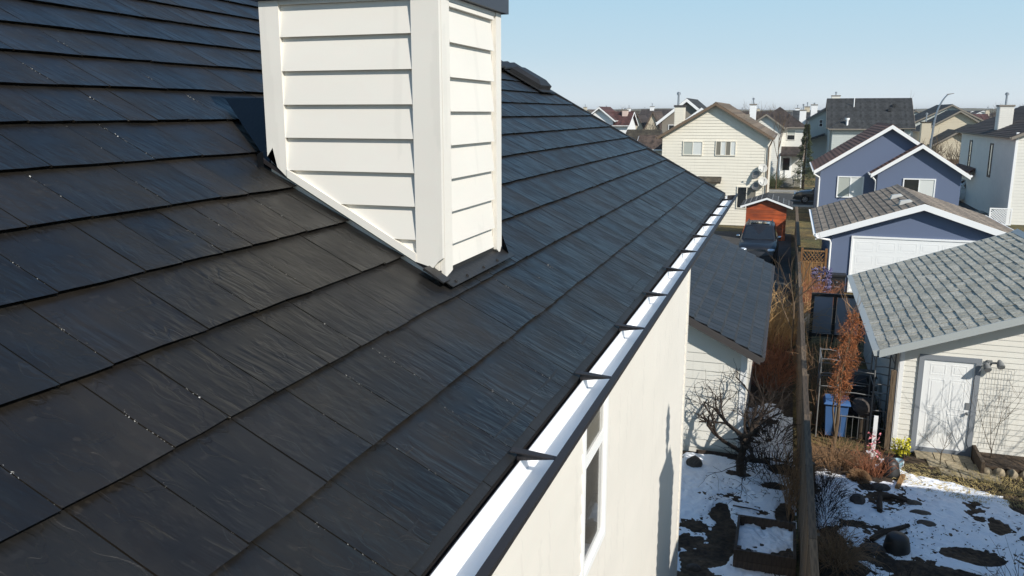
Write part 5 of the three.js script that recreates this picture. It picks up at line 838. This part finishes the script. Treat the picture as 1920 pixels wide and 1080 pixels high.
[['dark stone beside the drooping weeds', 1.62, -15.5, .16, .13, 24], ['stone at the hem of the tussock', 2.1, -16.25, .2, .09, 25], ['dark lump of earth by the curved log', 1.75, -13.75, .22, .08, 26], ['dark stone at the right edge of the snow', 4.7, -14.9, .24, .14, 27], ['small stone beside the fence weeds', 1.05, -16.8, .08, .06, 28], ['second small stone beside the fence weeds', 1.18, -16.6, .08, .06, 29], ['dark rounded stone near the lower right corner', 3.95, -13.0, .16, .13, 30]].forEach(([l, x, z, r, h, s]) => rock(l, [x, z], r, h, r * .8, s, M.rock[1]));
['first pale block of the stone edging from the door', 'second pale block of the stone edging', 'third pale block of the stone edging', 'golden block of the stone edging nearest the right edge', 'last pale block of the stone edging'].forEach((l, i) => rock(l, [4.16 + i * .235, -17.62 - i * .01], .125, .13, .09, 50 + i, M.rock[2], 'stone edging of the flower bed'));
solo('curved_log', 'curved dark log lying in snow behind the domed tub', 'log', new MB().tube([V(1.75, .08, -14.0), V(1.95, .09, -14.3), V(2.15, .09, -14.45), V(2.4, .09, -14.7)], [.05, .055, .05, .035], 7), M.bark);
solo('curved_log', 'bent dark log like a hook near the oval stones', 'log', new MB().tube([V(1.98, .08, -15.15), V(2.0, .1, -15.5), V(2.05, .1, -15.75), V(2.25, .1, -15.8), V(2.5, .08, -15.72)], [.05, .055, .05, .05, .03], 7), M.bark);
solo('wood_offcut', 'pale sawn wood strip lying on sunlit snow', 'wood', new MB().hexa([V(2.35, .05, -16.3), V(2.43, .05, -16.28), V(2.62, .05, -16.95), V(2.54, .05, -16.98), V(2.35, .09, -16.3), V(2.43, .09, -16.28), V(2.62, .09, -16.95), V(2.54, .09, -16.98)]), M.cedar[2]);
{ const b = thing('flower_bed', 'soil bed with dark timber side right of the garage door', 'flower bed', [4.7, 0, -18.1]); part(b, 'soil', new MB().box(4.12, 6.2, 0, .16, -18.48, -17.7), M.soil); part(b, 'timber_side', new MB().box(4.05, 4.115, 0, .3, -18.48, -17.55), M.fence[3]); }
{ const p = thing('door_path', 'sunlit paving slabs leading from the garage door', 'path', [3.5, 0, -17.8]); for (let i = 0; i < 3; i++) for (let j = 0; j < 3; j++) part(p, 'slab', new MB().box(2.95 + i * .36 + j * .18, 3.29 + i * .36 + j * .18, .02, .062 + .006 * ((i + j) % 2), -18.4 + j * .4, -18.02 + j * .4), M.slab); }
stems('dry_grass', 'flattened straw lawn between door path and snow', 'grass', [4.2, .035, -17.05], { n: 2600, h: .14, rx: 3.8, rz: 1.7, m: M.paleStraw, seed: 91, droop: 1.6, fan: 1.4, r: .005, twigs: 0, seg: 3 });
bareTree('climbing_shrub', 'thin leafless climber on the garage wall right of the door', 'shrub', [4.35, -18.2], { h: 2.0, r: .012, min: .0025, seed: 95, trunkH: .2, forks: 3, depth: 2, bend: .3, spread: .35, limb: .5, m: M.barkPale, up: .3 });
{ const g = thing('wire_trellis', 'fine wire trellis fixed beside the garage floodlight', 'trellis', [4.4, 0, -18.46]); for (let k = 0; k < 5; k++) part(g, 'wire', new MB().tube([V(4.2 + k * .11, .3, -18.455), V(4.2 + k * .11, 2.0, -18.455)], .0028, 4), M.greyPlastic); for (let k = 0; k < 9; k++) part(g, 'wire', new MB().tube([V(4.2, .4 + k * .2, -18.452), V(4.64, .4 + k * .2, -18.452)], .0028, 4), M.greyPlastic); }
bareTree('bare_tree', 'small leafless sapling standing before the white door', 'tree', [3.35, -17.75], { h: .85, r: .009, min: .0025, seed: 97, trunkH: .45, forks: 3, depth: 2, bend: .3, spread: .7, limb: .45, m: M.barkPale });
{ // black box with drawer fronts and violet bundle by the blue garage
  const g = thing('garden_chest', 'black plastic garden chest against the blue garage', 'chest', [2.15, 0, -34.9]); part(g, 'chest_body', new MB().box(1.87, 2.46, 0, .72, -35.2, -34.7), M.blackPlastic); part(g, 'lid', new MB().box(1.84, 2.49, .723, .8, -35.22, -34.66), M.blackPlastic); part(g, 'handle', new MB().box(2.05, 2.28, .3, .34, -34.698, -34.67), M.galv); part(g, 'latch', new MB().box(2.13, 2.2, .48, .53, -34.698, -34.68), M.galv);
  const R = rng(44), mb = new MB(); for (let i = 0; i < 500; i++) { const a = R() * 6.28, b = R() * 6.28, p = V(1.5 + Math.cos(a) * .32, .85 + Math.sin(b) * .42, -33.2 + Math.sin(a) * .3), u = V(R() - .5, R() - .5, R() - .5).multiplyScalar(.2), w = V(R() - .5, R() - .5, R() - .5).multiplyScalar(.2); mb.tri(p, p.clone().add(u), p.clone().add(w)); } solo('netting_bundle', 'crumpled violet blue netting hanging before the cedar gate', 'netting', mb, M.purpleNet, undefined, [1.5, .4, -33.2]);
}
{ const x = 14.6, g = thing('lattice_screen', 'white lattice screen at the foot of the tall white house', 'lattice', [13.2, 0, -60.5]); part(g, 'frame', joinMB([frameMB((u, y, d) => V(u, y, -60.5 + d), 12.6, 13.9, 0, 1.1, .08, 0, .05)]), M.white); for (let k = 0; k < 14; k++) { const a = 12.0 + k * .16; for (const s of [1, -1]) { const xa = s > 0 ? a : a + 1.0; const p0 = clamp(xa, 12.68, 13.82), p1 = clamp(xa + s * 1.0, 12.68, 13.82); if (Math.abs(p1 - p0) < .1) continue; const yA = .08 + Math.abs(p0 - xa) * .94, yB = .08 + Math.abs(p1 - xa) * .94; part(g, 'slat', new MB().bar(V(p0, yA, -60.48 + s * .006), V(p1, yB, -60.48 + s * .006), .04, .01, V(0, 0, 1)), M.white); } } }

{ // leaf litter, bark bits and grass blades blown over the snow of both yards
  const R = rng(311), mb = new MB(); for (let i = 0; i < 2600; i++) { const left = R() < .35, x = left ? -1.1 + R() * 1.6 : .9 + R() * 4.2, z = left ? -16.9 + R() * 5 : -17.6 + R() * 5.4; if (fbm(x * 1.3, z * 1.3, 312, 3) < .47) continue; const y = .05 + yardH(x, z) + .012, a = R() * 6.28, L = .012 + R() * R() * .06, w = .004 + R() * .01, d = V(Math.cos(a) * L, (R() - .5) * .01, Math.sin(a) * L), s = V(-Math.sin(a) * w, .004, Math.cos(a) * w), p = V(x, y, z); mb.tri(p.clone().sub(d), p.clone().add(s), p.clone().add(d)).tri(p.clone().sub(d), p.clone().sub(s), p.clone().add(d)); }
  setting('leaf_litter', mb, M.bark, 'stuff');
}
// ------------------------------------------------------------------ vehicles
function car(name, label, [x, z], turn, o) {
  const { L = 4.5, W = 1.82, H = 1.7, hood = 1.02, paint, deck = hood + .02, ws0 = .95, ws1 = .25, rw0 = -1.75, rw1 = -2.1, glass = M.glass, rails = false } = o;
  const g = thing(name, label, 'car', [x, 0, z]); g.rotation.y = turn; originOf.set(g, V(0, 0, 0)); const w = W / 2, hl = L / 2;
  const loft = (st) => { const P = [], I = [], n = st[0].length; st.forEach(r => r.forEach(q => P.push(...q))); for (let i = 0; i < st.length - 1; i++) for (let k = 0; k < n; k++) { const a = i * n + k, b = i * n + (k + 1) % n; I.push(a, b, b + n, a, b + n, a + n); } for (const i of [0, st.length - 1]) for (let k = 1; k < n - 1; k++) I.push(i * n, i * n + k, i * n + k + 1); const q = new THREE.BufferGeometry(); q.setAttribute('position', new THREE.Float32BufferAttribute(P, 3)); q.setIndex(I); return toCreasedNormals(q, .7); };
  const sec = (zz, hw, yb, yt, r) => [[-hw * .92, yb, zz], [-hw, yb + .12, zz], [-hw, yt - r * 1.6, zz], [-hw * .96, yt - r * .5, zz], [-hw * .86, yt, zz], [0, yt + .025, zz], [hw * .86, yt, zz], [hw * .96, yt - r * .5, zz], [hw, yt - r * 1.6, zz], [hw, yt === 0 ? 0 : yb + .12, zz], [hw * .92, yb, zz]];
  const body = [[-hl, w * .86, .42, deck - .12], [-hl + .12, w * .95, .3, deck], [-hl * .5, w, .24, deck + .02], [0, w, .24, hood + .04], [ws0, w, .24, hood + .03], [hl - .55, w * .98, .24, hood - .06], [hl - .14, w * .93, .28, hood - .17], [hl, w * .84, .38, hood - .36]].map(a => sec(a[0], a[1], a[2], a[3], .1));
  part(g, 'body', loft(body), paint);
  const cab = [[rw1, w * .86, hood - .02, w * .84, hood + .02], [rw0, w * .9, hood - .02, w * .74, H - .05], [-.6, w * .93, hood - .02, w * .77, H], [ws1, w * .93, hood - .02, w * .75, H - .03], [ws0, w * .9, hood - .03, w * .88, hood + .03]].map(([zz, a, y0, b, y1]) => [[-a, y0, zz], [-b, lerp(y0, y1, .92), zz], [-b * .86, y1, zz], [0, y1 + .02, zz], [b * .86, y1, zz], [b, lerp(y0, y1, .92), zz], [a, y0, zz]]);
  part(g, 'cabin', loft(cab), paint);
  const Q = (a, b, c, d) => new MB().quad(V(...a), V(...b), V(...c), V(...d)), yb = hood + .04;
  part(g, 'windscreen', Q([-w * .8, yb + .03, ws0 - .015], [w * .8, yb + .03, ws0 - .015], [w * .64, H - .09, ws1 + .075], [-w * .64, H - .09, ws1 + .075]).quad(V(-w * .8, yb + .03, ws0 - .03), V(w * .8, yb + .03, ws0 - .03), V(w * .64, H - .09, ws1 + .06), V(-w * .64, H - .09, ws1 + .06)), glass);
  part(g, 'rear_window', Q([-w * .74, yb + .02, rw1 - .01], [w * .74, yb + .02, rw1 - .01], [w * .6, H - .12, rw0 - .03], [-w * .6, H - .12, rw0 - .03]), glass);
  for (const s of [-1, 1]) { for (const [a, b, c, d] of [[-.62, ws0 - .34, ws1 - .02, -.6], [rw0 + .12, -.72, -.7, rw0 + .18]]) part(g, 'side_window', Q([s * w * .937, yb + .02, a], [s * w * .937, yb + .02, b], [s * w * .80, H - .12, c], [s * w * .80, H - .12, d]), glass);
    for (const zz of [-hl + .82, hl - .86]) { const wh = part(g, 'tyre', new MB().geo(new THREE.TorusGeometry(.25, .095, 10, 24), new THREE.Matrix4().makeTranslation(s * (w - .06), .345, zz).multiply(new THREE.Matrix4().makeRotationY(Math.PI / 2))), M.tyre); const rm = new MB().tube([V(s * (w - .02), .345, zz), V(s * (w - .1), .345, zz)], .09, 12); for (let k = 0; k < 7; k++) { const a = k / 7 * 6.283; rm.bar(V(s * (w + .0), .345 + Math.sin(a) * .05, zz + Math.cos(a) * .05), V(s * (w - .01), .345 + Math.sin(a) * .21, zz + Math.cos(a) * .21), .05, .03, V(1, 0, 0)); } rm.geo(new THREE.TorusGeometry(.205, .025, 6, 24), new THREE.Matrix4().makeTranslation(s * (w - .005), .345, zz).multiply(new THREE.Matrix4().makeRotationY(Math.PI / 2))); part(wh, 'rim', rm, M.rim); }
    part(g, 'headlight', new MB().geo(new THREE.SphereGeometry(1, 14, 10), new THREE.Matrix4().makeTranslation(s * w * .7, hood - .27, hl - .12).scale(V(.19, .09, .13))), M.lens);
    part(g, 'mirror', new MB().geo(new THREE.SphereGeometry(1, 12, 8), new THREE.Matrix4().makeTranslation(s * (w + .07), yb + .1, ws0 - .4).scale(V(.1, .075, .06))), o.mirror || paint);
    if (rails) part(g, 'roof_rail', new MB().tube([V(s * w * .62, H - .01, rw0 + .15), V(s * w * .64, H + .06, rw0 + .4), V(s * w * .64, H + .06, ws1 - .4), V(s * w * .62, H - .01, ws1 - .15)], .02, 6), M.blackPlastic); }
  part(g, 'grille', new MB().box(-w * .48, w * .48, hood - .38, hood - .22, hl - .09, hl - .01), M.chrome); part(g, 'bumper', new MB().hexa([V(-w * .86, .3, hl - .2), V(w * .86, .3, hl - .2), V(w * .7, .3, hl + .06), V(-w * .7, .3, hl + .06), V(-w * .86, .52, hl - .2), V(w * .86, .52, hl - .2), V(w * .7, .5, hl + .05), V(-w * .7, .5, hl + .05)]), paint);
  if (o.sunroof) part(g, 'sunroof', new MB().box(-w * .5, w * .5, H + .012, H + .024, -.6, .05), M.glass);
  return g;
}
car('parked_car', 'black sport utility vehicle facing us beyond the dark garage roof', [-1.12, -42.2], 0, { L: 4.6, W: 1.8, H: 1.78, hood: 1.08, paint: M.carBlack, rails: true, sunroof: true, mirror: M.chrome });
car('parked_car', 'charcoal car with alloy wheel half hidden by the blue house', [2.9, -71.2], Math.PI / 2 * -1, { L: 4.6, H: 1.5, paint: M.carDark });
car('parked_car', 'white sport utility vehicle parked between blue and white houses', [13.9, -76], -1.35, { L: 4.8, W: 1.9, H: 1.85, hood: 1.1, paint: M.carWhite });

// ------------------------------------------------------------------ street furniture and trees beyond
{ const x = 10.95, z = -75.6, g = thing('street_lamp', 'curved grey street lamp rising behind the blue house', 'street lamp', [x, 0, z]); const pts = [V(x - .1, 0, z), V(x - .02, 4, z), V(x + .12, 6.6, z), V(x + .32, 7.6, z), V(x + .62, 8.25, z), V(x + .85, 8.55, z)]; const c = new THREE.CatmullRomCurve3(pts).getPoints(28); part(g, 'pole', new MB().tube(c, c.map((_, i) => lerp(.1, .045, i / 28)), 10), M.galv); part(g, 'lamp_head', new MB().hexa([V(x + .8, 8.5, z - .1), V(x + 1.3, 8.62, z - .08), V(x + 1.3, 8.62, z + .08), V(x + .8, 8.5, z + .1), V(x + .8, 8.6, z - .07), V(x + 1.3, 8.67, z - .05), V(x + 1.3, 8.67, z + .05), V(x + .8, 8.6, z + .07)]), M.greyPlastic); }
{ // spruce beside the porch house
  const R = rng(7), x = 1.5, z = -84, H = 6.1, g = thing('spruce_tree', 'narrow dark spruce beside the white porch house', 'tree', [x, 0, z]); part(g, 'trunk', new MB().tube([V(x, 0, z), V(x, H * .5, z), V(x, H, z)], [.12, .08, .02], 7, false), M.bark); const a = new MB(), b = new MB();
  for (let i = 0; i < 7000; i++) { const t = Math.pow(R(), .8), y = .5 + (H - .5) * t, an = R() * 6.28, lay = .75 + .25 * Math.sin(y * 9 + an), rad = (1 - t) * 1.25 * lay * Math.sqrt(R()) + .04; const p = V(x + Math.cos(an) * rad, y - rad * .25, z + Math.sin(an) * rad), e = p.clone().add(V(Math.cos(an) * .16 + (R() - .5) * .1, (R() - .6) * .1, Math.sin(an) * .16 + (R() - .5) * .1)), s = V((R() - .5) * .1, (R() - .5) * .06, (R() - .5) * .1); (R() < .6 ? a : b).tri(p, e.clone().add(s), e.clone().sub(s)); }
  const c = part(g, 'crown', a, M.needle); part(c, 'pale_needles', b, M.needlePale); }
bareTree('bare_tree', 'round twiggy bare shrub tree in front of the beige gables', 'tree', [15.9, -90], { h: 5.0, r: .08, seed: 71, trunkH: .2, forks: 9, depth: 3, bend: .25, spread: .6, limb: .42, m: M.barkPale, split: 4, up: .25, min: .012 });
bareTree('bare_tree', 'tall thin bare tree at the gable corner of the porch house', 'tree', [-.95, -83], { h: 7.6, r: .05, seed: 72, trunkH: .6, forks: 5, depth: 2, bend: .2, spread: .25, limb: .3, m: M.barkPale, up: .5, min: .008 });
bareTree('bare_tree', 'bare bush beyond the dark roofed houses near the right edge', 'tree', [21.5, -104], { h: 5.4, r: .09, seed: 73, trunkH: .3, forks: 8, depth: 3, bend: .3, spread: .8, limb: .4, m: M.bark, split: 4, min: .012 });
[[-26, -128, 7.2, 'just left of the yellow house chimney'], [-17.5, -118, 6.6, 'between the red roof and the double gable'], [-3.5, -126, 8.2, 'behind the porch house chimney'], [14.2, -132, 8.4, 'right of the charcoal roof'], [26.5, -125, 8.0, 'behind the beige gables'], [30, -140, 9.0, 'left of the white chimney at the right edge'], [12.4, -88, 4.6, 'at the foot of the street lamp']].forEach(([x, z, h, w], i) => bareTree('bare_tree', 'leafless street tree ' + w, 'tree', [x, z], { h, r: .1, seed: 400 + i, trunkH: .32, forks: 7, depth: 3, bend: .3, spread: .7, limb: .36, m: i % 2 ? M.bark : M.barkPale, split: 4, up: .2, min: .014, group: 'bare street trees' }));
stems('dry_shrub', 'low dark shrubs beside the porch steps', 'shrub', [-1.4, 0, -84.5], { n: 160, h: 1.6, rx: 1.4, rz: 1.2, m: M.needlePale, seed: 74, droop: .4, fan: .7, twigs: 3, r: .02 });
renderer.render(scene, camera);
